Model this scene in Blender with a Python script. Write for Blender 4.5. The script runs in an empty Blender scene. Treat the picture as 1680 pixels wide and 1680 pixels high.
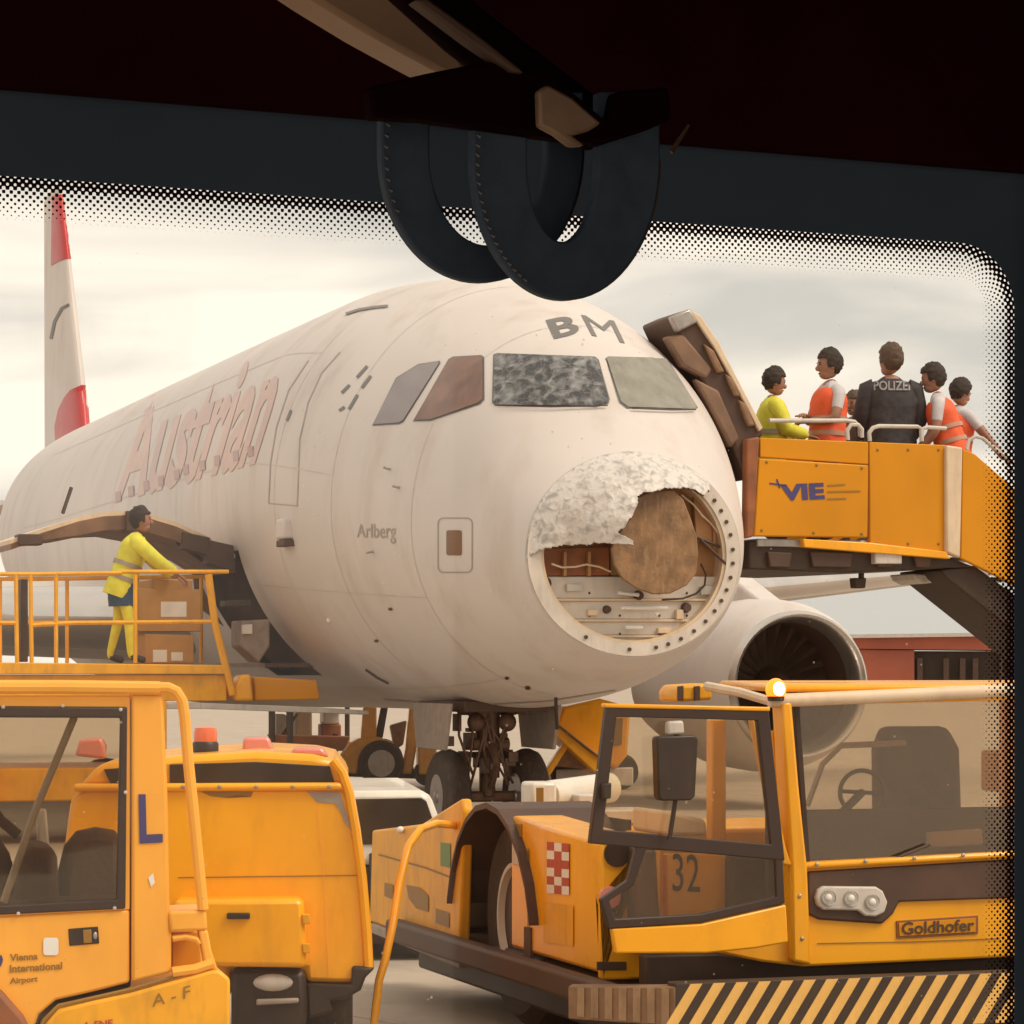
import bpy, bmesh, math, random
from mathutils import Vector, Matrix, noise
from mathutils.bvhtree import BVHTree
random.seed(7)
S = bpy.context.scene
COL = S.collection
# ------------------------------------------------------------------ camera
F = 4850.0                      # focal length in pixels of a 1680 px wide picture
ZC, YH = 1.85, 1095.0           # eye height, horizon row
cam = bpy.data.cameras.new('camera'); co = bpy.data.objects.new('camera', cam); COL.objects.link(co)
cam.sensor_width = 36; cam.lens = F/1680*36; cam.shift_y = (YH-840)/1680
cam.clip_start = 0.05; cam.clip_end = 6000
co.location = (0, 0, ZC); co.rotation_euler = (math.pi/2, 0, 0)
S.camera = co
# ------------------------------------------------------------------ world, sun, exposure
W = bpy.data.worlds.new('World'); S.world = W; W.use_nodes = True
nt = W.node_tree; nt.nodes.clear()
def nn(t, typ, **k):
    n = t.nodes.new(typ)
    for a, b in k.items(): setattr(n, a, b)
    return n
SUN_EL, SUN_AZ = 50, 112         # azimuth measured from +Y towards +X
out = nn(nt, 'ShaderNodeOutputWorld')
sky = nn(nt, 'ShaderNodeTexSky', sky_type='NISHITA', sun_disc=False)
sky.sun_elevation = math.radians(SUN_EL); sky.sun_rotation = math.radians(SUN_AZ)
b1 = nn(nt, 'ShaderNodeBackground'); b1.inputs[1].default_value = 0.1
b2 = nn(nt, 'ShaderNodeBackground'); b2.inputs[1].default_value = 0.79
tc = nn(nt, 'ShaderNodeTexCoord'); mp = nn(nt, 'ShaderNodeMapping')
mp.inputs['Scale'].default_value = (5, 5, 24); mp.inputs['Location'].default_value = (3.1, 0.4, 0.2)
mp.inputs['Rotation'].default_value = (0, math.radians(6), 0)
nz = nn(nt, 'ShaderNodeTexNoise'); nz.inputs['Scale'].default_value = 1.25; nz.inputs['Detail'].default_value = 5
nz.inputs['Roughness'].default_value = 0.45; nz.inputs['Distortion'].default_value = 0.5
rp = nn(nt, 'ShaderNodeValToRGB')
rp.color_ramp.elements[0].position = 0.36; rp.color_ramp.elements[0].color = (0.60, 0.592, 0.57, 1)
rp.color_ramp.elements[1].position = 0.60; rp.color_ramp.elements[1].color = (1.0, 0.935, 0.845, 1)
mx = nn(nt, 'ShaderNodeMixShader'); mx.inputs[0].default_value = 0.93
L = nt.links.new
L(tc.outputs['Generated'], mp.inputs[0]); L(mp.outputs[0], nz.inputs['Vector']); L(nz.outputs[0], rp.inputs[0])
L(rp.outputs[0], b2.inputs[0]); L(sky.outputs[0], b1.inputs[0])
L(b1.outputs[0], mx.inputs[1]); L(b2.outputs[0], mx.inputs[2]); L(mx.outputs[0], out.inputs[0])
sl = bpy.data.lights.new('sun', 'SUN'); sl.energy = 1.5; sl.angle = math.radians(26); sl.color = (1, .93, .82)
so = bpy.data.objects.new('sun', sl); COL.objects.link(so)
sd = Vector((math.sin(math.radians(SUN_AZ))*math.cos(math.radians(SUN_EL)), math.cos(math.radians(SUN_AZ))*math.cos(math.radians(SUN_EL)), math.sin(math.radians(SUN_EL))))
so.rotation_euler = sd.to_track_quat('Z', 'Y').to_euler(); so.location = (20, 10, 40)
S.view_settings.view_transform = 'Standard'; S.view_settings.look = 'None'
S.view_settings.exposure = 0.62; S.view_settings.gamma = 1; S.view_settings.use_curve_mapping = False
S.render.engine = 'CYCLES'; S.cycles.max_bounces = 8; S.cycles.transparent_max_bounces = 16

# ------------------------------------------------------------------ materials
def lin(r, g, b):
    f = lambda c: (c/255/12.92 if c/255 <= .04045 else ((c/255+.055)/1.055)**2.4)
    return (f(r), f(g), f(b))
def mat(name, col, rough=.5, metal=0, spec=None, var=.12, scale=3, dirt=0, dirtcol=(.12, .08, .05), bump=0, bscale=40, coat=0, emit=None, estr=0):
    m = bpy.data.materials.new(name); m.use_nodes = True; t = m.node_tree
    p = t.nodes['Principled BSDF']; p.inputs['Roughness'].default_value = rough; p.inputs['Metallic'].default_value = metal
    p.inputs['Coat Weight'].default_value = coat
    if spec is not None: p.inputs['Specular IOR Level'].default_value = spec
    tx = nn(t, 'ShaderNodeTexCoord')
    n1 = nn(t, 'ShaderNodeTexNoise'); n1.inputs['Scale'].default_value = scale; n1.inputs['Detail'].default_value = 6
    t.links.new(tx.outputs['Object'], n1.inputs['Vector'])
    r = nn(t, 'ShaderNodeValToRGB'); e = r.color_ramp.elements
    e[0].position = .3; e[1].position = .7
    e[0].color = tuple(c*(1-var) for c in col)+(1,); e[1].color = tuple(min(1, c*(1+var*.6)) for c in col)+(1,)
    t.links.new(n1.outputs[0], r.inputs[0]); last = r.outputs[0]
    if dirt:
        n2 = nn(t, 'ShaderNodeTexNoise'); n2.inputs['Scale'].default_value = scale*2.3; n2.inputs['Detail'].default_value = 9; n2.inputs['Roughness'].default_value = .65
        mpn = nn(t, 'ShaderNodeMapping'); mpn.inputs['Scale'].default_value = (1.3, 1.3, .38)
        t.links.new(tx.outputs['Object'], mpn.inputs[0]); t.links.new(mpn.outputs[0], n2.inputs['Vector'])
        r2 = nn(t, 'ShaderNodeValToRGB'); r2.color_ramp.elements[0].position = .5; r2.color_ramp.elements[1].position = .72
        r2.color_ramp.elements[0].color = (0, 0, 0, 1); r2.color_ramp.elements[1].color = (dirt, dirt, dirt, 1)
        t.links.new(n2.outputs[0], r2.inputs[0])
        mi = nn(t, 'ShaderNodeMix', data_type='RGBA'); mi.inputs[7].default_value = dirtcol+(1,)
        t.links.new(r2.outputs[0], mi.inputs[0]); t.links.new(last, mi.inputs[6]); last = mi.outputs[2]
    t.links.new(last, p.inputs['Base Color'])
    # roughness breakup
    mr = nn(t, 'ShaderNodeMapRange'); mr.inputs[3].default_value = max(0.02, rough-.1); mr.inputs[4].default_value = min(1, rough+.12)
    t.links.new(n1.outputs[0], mr.inputs[0]); t.links.new(mr.outputs[0], p.inputs['Roughness'])
    if bump:
        n3 = nn(t, 'ShaderNodeTexNoise'); n3.inputs['Scale'].default_value = bscale; n3.inputs['Detail'].default_value = 4
        t.links.new(tx.outputs['Object'], n3.inputs['Vector'])
        bm_ = nn(t, 'ShaderNodeBump'); bm_.inputs['Strength'].default_value = bump; bm_.inputs['Distance'].default_value = .02
        t.links.new(n3.outputs[0], bm_.inputs['Height']); t.links.new(bm_.outputs[0], p.inputs['Normal'])
    if emit:
        p.inputs['Emission Color'].default_value = emit+(1,); p.inputs['Emission Strength'].default_value = estr
    return m
def glass(name, tint=(.9, .87, .8), refl=.12, rough=.03, dust=.05, dcol=(.6, .5, .4)):
    m = bpy.data.materials.new(name); m.use_nodes = True; t = m.node_tree; t.nodes.clear()
    o = nn(t, 'ShaderNodeOutputMaterial'); tr = nn(t, 'ShaderNodeBsdfTransparent'); tr.inputs[0].default_value = tint+(1,)
    g = nn(t, 'ShaderNodeBsdfGlossy'); g.inputs['Roughness'].default_value = rough
    fr = nn(t, 'ShaderNodeFresnel'); fr.inputs[0].default_value = 1.45
    ml = nn(t, 'ShaderNodeMath', operation='MULTIPLY'); ml.inputs[1].default_value = refl/.04
    m1 = nn(t, 'ShaderNodeMixShader'); t.links.new(fr.outputs[0], ml.inputs[0]); t.links.new(ml.outputs[0], m1.inputs[0])
    t.links.new(tr.outputs[0], m1.inputs[1]); t.links.new(g.outputs[0], m1.inputs[2]); last = m1
    if dust:
        df = nn(t, 'ShaderNodeBsdfTranslucent'); df.inputs[0].default_value = dcol+(1,)
        d2 = nn(t, 'ShaderNodeBsdfDiffuse'); d2.inputs[0].default_value = dcol+(1,)
        ad = nn(t, 'ShaderNodeMixShader'); ad.inputs[0].default_value = .5
        t.links.new(df.outputs[0], ad.inputs[1]); t.links.new(d2.outputs[0], ad.inputs[2])
        tx = nn(t, 'ShaderNodeTexCoord'); n1 = nn(t, 'ShaderNodeTexNoise'); n1.inputs['Scale'].default_value = 6; n1.inputs['Detail'].default_value = 8
        t.links.new(tx.outputs['Object'], n1.inputs['Vector'])
        mr = nn(t, 'ShaderNodeMapRange'); mr.inputs[1].default_value = .35; mr.inputs[2].default_value = .75
        mr.inputs[3].default_value = dust*.4; mr.inputs[4].default_value = dust*1.6
        t.links.new(n1.outputs[0], mr.inputs[0])
        m2 = nn(t, 'ShaderNodeMixShader'); t.links.new(mr.outputs[0], m2.inputs[0])
        t.links.new(m1.outputs[0], m2.inputs[1]); t.links.new(ad.outputs[0], m2.inputs[2]); last = m2
    t.links.new(last.outputs[0], o.inputs[0]); return m

YEL = (.95, .405, .004)
M = {}
M['white'] = mat('aircraft_white', (.675, .61, .572), .48, spec=.35, var=.07, scale=.6, dirt=.45, dirtcol=(.48, .37, .29), coat=.0)
M['belly'] = mat('belly_grey', (.60, .53, .46), .4, var=.10, scale=.8, dirt=.35, dirtcol=(.40, .29, .20))
M['red'] = mat('livery_red', (.52, .035, .035), .35, var=.1)
M['redfade'] = mat('title_red', (.64, .45, .40), .4, var=.18, scale=1.2)
M['greymark'] = mat('marking_grey', (.17, .16, .15), .5)
M['palemark'] = mat('marking_pale', (.42, .36, .31), .5, var=.2, scale=9)
M['winred'] = mat('window_faded', (.40, .22, .19), .3)
M['seamf'] = mat('fine_seam', (.60, .54, .49), .5)
M['seam'] = mat('panel_seam', (.40, .35, .31), .5)
M['silver'] = mat('bare_metal', (.66, .62, .58), .22, metal=.85, var=.08, scale=2)
M['gear'] = mat('gear_grimy', (.16, .085, .05), .5, metal=.3, var=.4, scale=9, dirt=.6, dirtcol=(.05, .03, .02))
M['steel'] = mat('steel', (.42, .38, .35), .35, metal=.6, var=.2, scale=8, dirt=.3)
M['dark'] = mat('dark_metal', (.042, .020, .010), .55, var=.4, scale=5, dirt=.3, dirtcol=(.09, .06, .04))
M['brown'] = mat('brown_lining', (.085, .042, .026), .6, var=.35, scale=4, dirt=.5, dirtcol=(.05, .03, .02))
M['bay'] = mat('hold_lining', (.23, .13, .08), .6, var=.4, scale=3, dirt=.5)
M['yellow'] = mat('fleet_yellow', YEL, .27, spec=.5, var=.12, scale=1.6, dirt=.3, dirtcol=(.34, .15, .02), coat=.08)
M['yellow_old'] = mat('worn_yellow', (.86, .39, .018), .45, spec=.3, var=.14, scale=4, dirt=.34, dirtcol=(.25, .13, .04), coat=.1)
M['cab_yellow'] = mat('cab_yellow', (.96, .43, .055), .4, spec=.35, var=.08, scale=2, dirt=.28, dirtcol=(.62, .25, .02))
M['amber'] = mat('stairs_yellow', (.66, .262, .004), .42, spec=.25, var=.1, scale=1.2, dirt=.14, dirtcol=(.40, .19, .03))
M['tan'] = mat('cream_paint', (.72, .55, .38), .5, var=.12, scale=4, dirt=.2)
M['rubber'] = mat('tyre_rubber', (.042, .023, .013), .8, var=.3, scale=10, dirt=.6, dirtcol=(.10, .075, .05), bump=.2)
M['black'] = mat('black_plastic', (.03, .0145, .008), .45, var=.3, scale=6, dirt=.25, dirtcol=(.08, .06, .04))
M['gasket'] = mat('window_gasket', (.036, .016, .010), .5, var=.2, scale=8)
M['seat'] = mat('seat_fabric', (.062, .029, .015), .85, var=.35, scale=12, bump=.2)
M['blue'] = mat('blue_print', (.055, .045, .16), .5)
M['olive'] = mat('olive_print', (.30, .15, .02), .5)
M['sticker'] = mat('white_sticker', (.8, .76, .7), .4)
M['grey'] = mat('grey_patch', (.34, .27, .22), .6, var=.2, scale=9)
M['lgrey'] = mat('light_grey', (.58, .52, .46), .45, var=.15, scale=5, dirt=.3)
M['vanwhite'] = mat('van_white', (.74, .68, .58), .35, coat=.3, dirt=.2)
M['green'] = mat('green_label', (.13, .24, .05), .5)
M['markred'] = mat('marker_red', (.45, .05, .035), .45)
M['lamp_pink'] = mat('rear_lamp_red', (.72, .25, .20), .25, coat=.5)
M['beacon_orange'] = mat('beacon_orange', (.75, .16, .05), .25, coat=.5)
M['beacon_lit'] = mat('beacon_lit', (.6, .15, .01), .3, emit=(1, .24, .012), estr=1.5)
M['bulb_lit'] = mat('bulb_lit', (.8, .5, .2), .3, emit=(1, .72, .36), estr=9)
M['lens'] = mat('lamp_lens', (.62, .6, .57), .12, metal=.7, var=.15, scale=20)
M['stripe_y'] = mat('stripe_yellow', (.80, .46, .12), .5, var=.15, scale=5, dirt=.3)
M['stripe_b'] = mat('stripe_black', (.045, .026, .014), .55, var=.25, scale=5)
M['card'] = mat('cardboard', (.50, .27, .09), .8, var=.12, scale=6)
M['pane_grey'] = mat('cockpit_pane_grey', (.24, .20, .20), .15, var=.12, scale=3, coat=.3)
M['pane_brown'] = mat('cockpit_pane_brown', (.22, .12, .09), .2, var=.35, scale=3, dirt=.3, dirtcol=(.30, .2, .15))
M['pane_pale'] = mat('cockpit_pane_pale', (.29, .275, .235), .65, spec=.2, var=.2, scale=5, dirt=.4, dirtcol=(.40, .38, .34))
M['pane_dark'] = mat('dark_glass', (.045, .028, .018), .12, var=.35, scale=4, coat=.2)
M['bulk_tan'] = mat('bulkhead_tan', (.42, .20, .075), .55, var=.15, scale=2.5, dirt=.25, dirtcol=(.25, .11, .04))
M['bulk_white'] = mat('bulkhead_panel', (.68, .60, .52), .5, var=.12, scale=4, dirt=.2)
M['dish'] = mat('radar_plate', (.27, .145, .065), .5, var=.35, scale=7, dirt=.5, dirtcol=(.48, .30, .17), bump=.3, bscale=30)
M['rust'] = mat('rust_panel', (.30, .10, .035), .6, var=.35, scale=5)
M['redwall'] = mat('red_cladding', (.42, .10, .05), .6, var=.3, scale=.15)
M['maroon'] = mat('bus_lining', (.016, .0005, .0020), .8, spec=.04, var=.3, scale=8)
M['void'] = mat('rail_shade_black', (.006, .0012, .0014), .9, spec=.02)  # for the black rail and the painted shade over the strap tops
M['frit'] = mat('frit_black', (.040, .058, .082), .6, spec=.15, var=.15, scale=6)
M['strap'] = mat('strap_leather', (.030, .044, .064), .65, spec=.2, var=.25, scale=60, bump=.06, bscale=900)
M['thread'] = mat('thread', (.10, .085, .075), .8)
M['trim_tan'] = mat('trim_tan', (.26, .145, .075), .5, var=.25, scale=14)
M['reflection_tan'] = mat('reflection_tan', (.15, .085, .045), .5, var=.3, scale=60)
M['worn'] = mat('worn_paint', (.42, .26, .14), .6, var=.25, scale=8, dirt=.4)
M['edge_brown'] = mat('strap_edge', (.05, .022, .01), .7)
M['concrete'] = mat('apron_concrete', (.44, .36, .285), .85, var=.14, scale=1.3, dirt=.35, dirtcol=(.26, .20, .15), bump=.15, bscale=25)
M['soil'] = mat('joint_filler', (.14, .11, .085), .9)
M['grass'] = mat('far_field', (.25, .22, .15), .9, var=.2, scale=.02)
M['skin'] = mat('skin', (.36, .17, .11), .5, var=.08, scale=10)
M['hair'] = mat('hair', (.035, .02, .013), .7, var=.4, scale=40, bump=.5, bscale=120)
M['hair2'] = mat('hair_brown', (.11, .065, .04), .7, var=.4, scale=40, bump=.5, bscale=120)
M['hiyel'] = mat('hi_vis_yellow', (.72, .66, .05), .7, var=.15, scale=9, bump=.3, bscale=18)
M['hior'] = mat('hi_vis_orange', (.85, .12, .035), .7, var=.15, scale=9, bump=.3, bscale=18)
M['shirt'] = mat('shirt_pale', (.58, .54, .55), .8, var=.08, scale=9, bump=.3, bscale=18)
M['police'] = mat('police_jacket', (.042, .036, .040), .75, var=.5, scale=14, bump=.4, bscale=16)
M['trouser'] = mat('dark_trousers', (.035, .032, .04), .8)
M['shorts'] = mat('blue_shorts', (.03, .07, .13), .8, bump=.3, bscale=14)
M['shoe'] = mat('dark_shoes', (.04, .022, .015), .6)
M['band'] = mat('reflective_band', (.50, .26, .18), .4)
M['bandp'] = mat('police_letters', (.26, .235, .22), .5)
G_BUS = glass('bus_glass', (.99, .965, .925), .02, .02, .010, (.75, .50, .34))
def specks(m):
    t = m.node_tree; o = [n for n in t.nodes if n.type == 'OUTPUT_MATERIAL'][0]; src = o.inputs[0].links[0].from_socket
    tx = nn(t, 'ShaderNodeTexCoord'); v = nn(t, 'ShaderNodeTexVoronoi'); v.inputs['Scale'].default_value = 115
    w = nn(t, 'ShaderNodeTexNoise'); w.inputs['Scale'].default_value = 9
    t.links.new(tx.outputs['Object'], v.inputs['Vector']); t.links.new(tx.outputs['Object'], w.inputs['Vector'])
    sp = nn(t, 'ShaderNodeSeparateColor'); t.links.new(v.outputs['Color'], sp.inputs[0])
    a = nn(t, 'ShaderNodeMath', operation='MULTIPLY'); t.links.new(sp.outputs[0], a.inputs[0]); t.links.new(w.outputs[0], a.inputs[1])
    r = nn(t, 'ShaderNodeMapRange'); r.inputs[1].default_value = .28; r.inputs[2].default_value = .62; r.inputs[3].default_value = 0; r.inputs[4].default_value = .10; t.links.new(a.outputs[0], r.inputs[0])
    c = nn(t, 'ShaderNodeMath', operation='LESS_THAN'); t.links.new(v.outputs['Distance'], c.inputs[0]); t.links.new(r.outputs[0], c.inputs[1])
    k = nn(t, 'ShaderNodeMath', operation='MULTIPLY'); k.inputs[1].default_value = .38; t.links.new(c.outputs[0], k.inputs[0])
    tl = nn(t, 'ShaderNodeBsdfTranslucent'); tl.inputs[0].default_value = (.85, .68, .52, 1)
    mx_ = nn(t, 'ShaderNodeMixShader'); t.links.new(k.outputs[0], mx_.inputs[0]); t.links.new(src, mx_.inputs[1]); t.links.new(tl.outputs[0], mx_.inputs[2]); t.links.new(mx_.outputs[0], o.inputs[0])
specks(G_BUS)
G_CAB = glass('cab_glass', (.90, .84, .74), .06, .03, .03, (.52, .38, .26))
G_TUG = glass('tug_glass', (.86, .78, .66), .16, .03, .05, (.50, .38, .27))

# ------------------------------------------------------------------ mesh helpers
class MB:
    def __init__(s): s.v = []; s.f = []
    def add(s, v, f):
        n = len(s.v); s.v += [Vector(p) for p in v]; s.f += [tuple(i+n for i in q) for q in f]; return s
    def box(s, c, size, ax=None):
        c = Vector(c); a = ax or (Vector((1, 0, 0)), Vector((0, 1, 0)), Vector((0, 0, 1)))
        h = [x/2 for x in size]; v = []
        for k in (-1, 1):
            for j in (-1, 1):
                for i in (-1, 1): v.append(c+a[0]*i*h[0]+a[1]*j*h[1]+a[2]*k*h[2])
        return s.add(v, [(0, 2, 3, 1), (4, 5, 7, 6), (0, 1, 5, 4), (2, 6, 7, 3), (0, 4, 6, 2), (1, 3, 7, 5)])
    def prism(s, poly, vec):
        n = len(poly); vec = Vector(vec); p = [Vector(q) for q in poly]
        return s.add(p+[q+vec for q in p], [tuple(range(n)), tuple(range(2*n-1, n-1, -1))]+[(i, n+i, n+(i+1) % n, (i+1) % n) for i in range(n)])
    def ring(s, o, i, vec):
        n = len(o); vec = Vector(vec); o = [Vector(q) for q in o]; i = [Vector(q) for q in i]
        v = o+i+[q+vec for q in o]+[q+vec for q in i]; f = []
        for k in range(n):
            l = (k+1) % n
            f += [(k, l, n+l, n+k), (2*n+k, 3*n+k, 3*n+l, 2*n+l), (k, 2*n+k, 2*n+l, l), (n+k, n+l, 3*n+l, 3*n+k)]
        return s.add(v, f)
    def tube(s, pts, r, n=8, closed=False):
        pts = [Vector(p) for p in pts]; m = len(pts); rs = r if isinstance(r, (list, tuple)) else [r]*m
        v = []; f = []; prev = None
        for k in range(m):
            a = pts[(k-1) % m] if (k > 0 or closed) else pts[k]; b = pts[(k+1) % m] if (k < m-1 or closed) else pts[k]
            t = (b-a).normalized()
            if prev is None:
                q = Vector((0, 0, 1)) if abs(t.z) < .9 else Vector((1, 0, 0)); nx = t.cross(q).normalized()
            else: nx = (prev-t*prev.dot(t)).normalized()
            prev = nx; ny = t.cross(nx)
            for j in range(n):
                g = 2*math.pi*j/n; v.append(pts[k]+(nx*math.cos(g)+ny*math.sin(g))*rs[k])
        for k in range(m if closed else m-1):
            for j in range(n):
                f.append((k*n+j, k*n+(j+1) % n, ((k+1) % m)*n+(j+1) % n, ((k+1) % m)*n+j))
        if not closed: f += [tuple(range(n-1, -1, -1)), tuple(range((m-1)*n, m*n))]
        return s.add(v, f)
    def lathe(s, prof, o, ax, n=24, cap=True):
        ax = Vector(ax).normalized(); o = Vector(o); q = Vector((0, 0, 1)) if abs(ax.z) < .9 else Vector((1, 0, 0))
        x = ax.cross(q).normalized(); y = ax.cross(x); v = []; f = []
        for r, h in prof:
            for j in range(n):
                g = 2*math.pi*j/n; v.append(o+ax*h+(x*math.cos(g)+y*math.sin(g))*r)
        for k in range(len(prof)-1):
            for j in range(n): f.append((k*n+j, k*n+(j+1) % n, (k+1)*n+(j+1) % n, (k+1)*n+j))
        if cap: f += [tuple(range(n-1, -1, -1)), tuple(range((len(prof)-1)*n, len(prof)*n))]
        return s.add(v, f)
    def ell(s, c, r, n=12, m=8, ax=None):
        c = Vector(c); a = ax or (Vector((1, 0, 0)), Vector((0, 1, 0)), Vector((0, 0, 1)))
        v = [c-a[2]*r[2]]; f = []
        for k in range(1, m):
            p = -math.pi/2+math.pi*k/m
            for j in range(n):
                g = 2*math.pi*j/n
                v.append(c+a[0]*r[0]*math.cos(p)*math.cos(g)+a[1]*r[1]*math.cos(p)*math.sin(g)+a[2]*r[2]*math.sin(p))
        v.append(c+a[2]*r[2]); e = len(v)-1
        for j in range(n):
            f.append((0, 1+(j+1) % n, 1+j)); f.append((e, e-n+j, e-n+(j+1) % n))
        for k in range(m-2):
            for j in range(n):
                f.append((1+k*n+j, 1+k*n+(j+1) % n, 1+(k+1)*n+(j+1) % n, 1+(k+1)*n+j))
        return s.add(v, f)
    def build(s, name, m, parent=None, bevel=0, ang=35, kind=None, fix=True, sub=0):
        o = base(parent); me = bpy.data.meshes.new(name)
        me.from_pydata([p-o for p in s.v], [], s.f)
        ob = finish(name, me, m, parent, ang, fix)
        if bevel:
            b = ob.modifiers.new('bevel', 'BEVEL'); b.width = bevel; b.segments = 2; b.limit_method = 'ANGLE'; b.angle_limit = math.radians(40)
        if kind: ob['kind'] = kind
        return ob
ORG = {}
def base(p):
    while p is not None:
        if p.name in ORG: return ORG[p.name]
        p = p.parent
    return Vector((0, 0, 0))
def finish(name, me, m, parent, ang=35, fix=True):
    bm = bmesh.new(); bm.from_mesh(me)
    if fix: bmesh.ops.recalc_face_normals(bm, faces=bm.faces)
    for f in bm.faces: f.smooth = True
    for e in bm.edges:
        if len(e.link_faces) == 2 and e.calc_face_angle(0) > math.radians(ang): e.smooth = False
    bm.to_mesh(me); bm.free()
    for q in (m if isinstance(m, list) else [m]): me.materials.append(q)
    ob = bpy.data.objects.new(name, me); COL.objects.link(ob)
    if parent is not None: ob.parent = parent
    return ob
def thing(name, label, cat, loc, group=None):
    o = bpy.data.objects.new(name, None); COL.objects.link(o); o.location = loc; ORG[o.name] = Vector(loc)
    o.empty_display_size = .2
    o['label'] = label; o['category'] = cat
    if group: o['group'] = group
    return o
def rebase(ob, loc):
    """give a top-level mesh an origin at its base"""
    loc = Vector(loc); ob.data.transform(Matrix.Translation(-loc)); ob.location = loc; ORG[ob.name] = loc
def tag(o, label, cat, group=None, kind=None):
    o['label'] = label; o['category'] = cat
    if group: o['group'] = group
    if kind: o['kind'] = kind
    return o
def ray(x, y): return Vector(((x-840)/F, 1, -(y-YH)/F))
def P(x, y, Y): return Vector((0, 0, ZC))+ray(x, y)*Y
class Fr:
    """a local frame: U along its width, V away from the viewer, Z up; px hits give points on its planes"""
    def __init__(s, o, yaw):
        s.o = Vector((o[0], o[1], 0)); c, n = math.cos(math.radians(yaw)), math.sin(math.radians(yaw))
        s.U = Vector((c, n, 0)); s.V = Vector((-n, c, 0)); s.Z = Vector((0, 0, 1)); s.ax = (s.U, s.V, s.Z)
    def w(s, u, v, z): return s.o+s.U*u+s.V*v+s.Z*z
    def hit(s, x, y, ax, val):
        n = s.ax[ax]; d = ray(x, y); c = Vector((0, 0, ZC))
        t = (val-(c-s.o).dot(n))/d.dot(n); return c+d*t
    def loc(s, p): q = p-s.o; return q.dot(s.U), q.dot(s.V), p.z
    def pv(s, pts, v): return [s.hit(x, y, 1, v) for x, y in pts]
    def pu(s, pts, u): return [s.hit(x, y, 0, u) for x, y in pts]
    def bx(s, mb, u0, u1, v0, v1, z0, z1): return mb.box(s.w((u0+u1)/2, (v0+v1)/2, (z0+z1)/2), (abs(u1-u0), abs(v1-v0), abs(z1-z0)), s.ax)
def pr(fr, v, pts, depth, name, m, parent, bevel=0, ax=1):
    """traced outline on plane v (or u) with real thickness"""
    poly = [fr.hit(x, y, ax, v) for x, y in pts]
    return MB().prism(poly, fr.ax[ax]*depth).build(name, m, parent, bevel)
def conform(poly, hit, name, m, parent, off=.004, cuts=3, faces=None):
    """a 2-d outline (pixel plane) laid on a surface found by hit(x, y) -> (point, normal)"""
    bm = bmesh.new()
    if faces is None:
        vs = [bm.verts.new((x, y, 0)) for x, y in poly]; bm.faces.new(vs)
    else:
        vs = [bm.verts.new((x, y, 0)) for x, y in poly]
        for f in faces:
            try: bm.faces.new([vs[i] for i in f])
            except ValueError: pass
    bmesh.ops.triangulate(bm, faces=bm.faces)
    for _ in range(cuts): bmesh.ops.subdivide_edges(bm, edges=bm.edges, cuts=1, use_grid_fill=True)
    o = base(parent)
    for v in bm.verts:
        h = hit(v.co.x, v.co.y)
        v.co = (h[0]+h[1]*off-o) if h else Vector((0, 0, -50))
    bad = [v for v in bm.verts if v.co.z < -40]
    if bad: bmesh.ops.delete(bm, geom=bad, context='VERTS')
    me = bpy.data.meshes.new(name); bm.to_mesh(me); bm.free()
    return finish(name, me, m, parent, 60, False)
def text_mesh(txt, bold=0.0):
    cu = bpy.data.curves.new('t', 'FONT'); cu.body = txt; cu.offset = bold; cu.resolution_u = 3
    ob = bpy.data.objects.new('t', cu); COL.objects.link(ob)
    me = bpy.data.meshes.new_from_object(ob.evaluated_get(bpy.context.evaluated_depsgraph_get()))
    v = [(p.co.x, p.co.y) for p in me.vertices]; f = [tuple(p.vertices) for p in me.polygons]
    bpy.data.objects.remove(ob); bpy.data.curves.remove(cu); bpy.data.meshes.remove(me)
    x0 = min(a for a, b in v); x1 = max(a for a, b in v); y0 = min(b for a, b in v); y1 = max(b for a, b in v)
    return [((a-x0)/(x1-x0), (b-y0)/(y1-y0)) for a, b in v], f
def text(txt, quad, hit, name, m, parent, off=.004, cuts=0, bold=.012):
    """quad: bottom-left, bottom-right, top-right, top-left in picture px"""
    v, f = text_mesh(txt, bold); q = [Vector(p) for p in quad]; pts = []
    for a, b in v:
        p = (q[0]*(1-a)+q[1]*a)*(1-b)+(q[3]*(1-a)+q[2]*a)*b; pts.append((p.x, p.y))
    return conform(pts, hit, name, m, parent, off, cuts, f)
def on(fr, ax, val):
    n = -fr.ax[ax] if ax != 2 else fr.Z
    return lambda x, y: (fr.hit(x, y, ax, val), n)
def lerp(tab, x):
    for (a, p), (b, q) in zip(tab, tab[1:]):
        if x <= b:
            t = max(0, (x-a)/(b-a)); return p+(q-p)*t
    return tab[-1][1]
def smooth_tab(tab, x):
    """Catmull-Rom through a table"""
    n = len(tab)
    for i in range(n-1):
        a, p = tab[i]; b, q = tab[i+1]
        if x <= b or i == n-2:
            t = min(1, max(0, (x-a)/(b-a)))
            m0 = ((q-tab[i-1][1])/(b-tab[i-1][0]) if i else (q-p)/(b-a))*(b-a)
            m1 = ((tab[i+2][1]-p)/(tab[i+2][0]-a) if i < n-2 else (q-p)/(b-a))*(b-a)
            return (2*t**3-3*t*t+1)*p+(t**3-2*t*t+t)*m0+(-2*t**3+3*t*t)*q+(t**3-t*t)*m1

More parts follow.
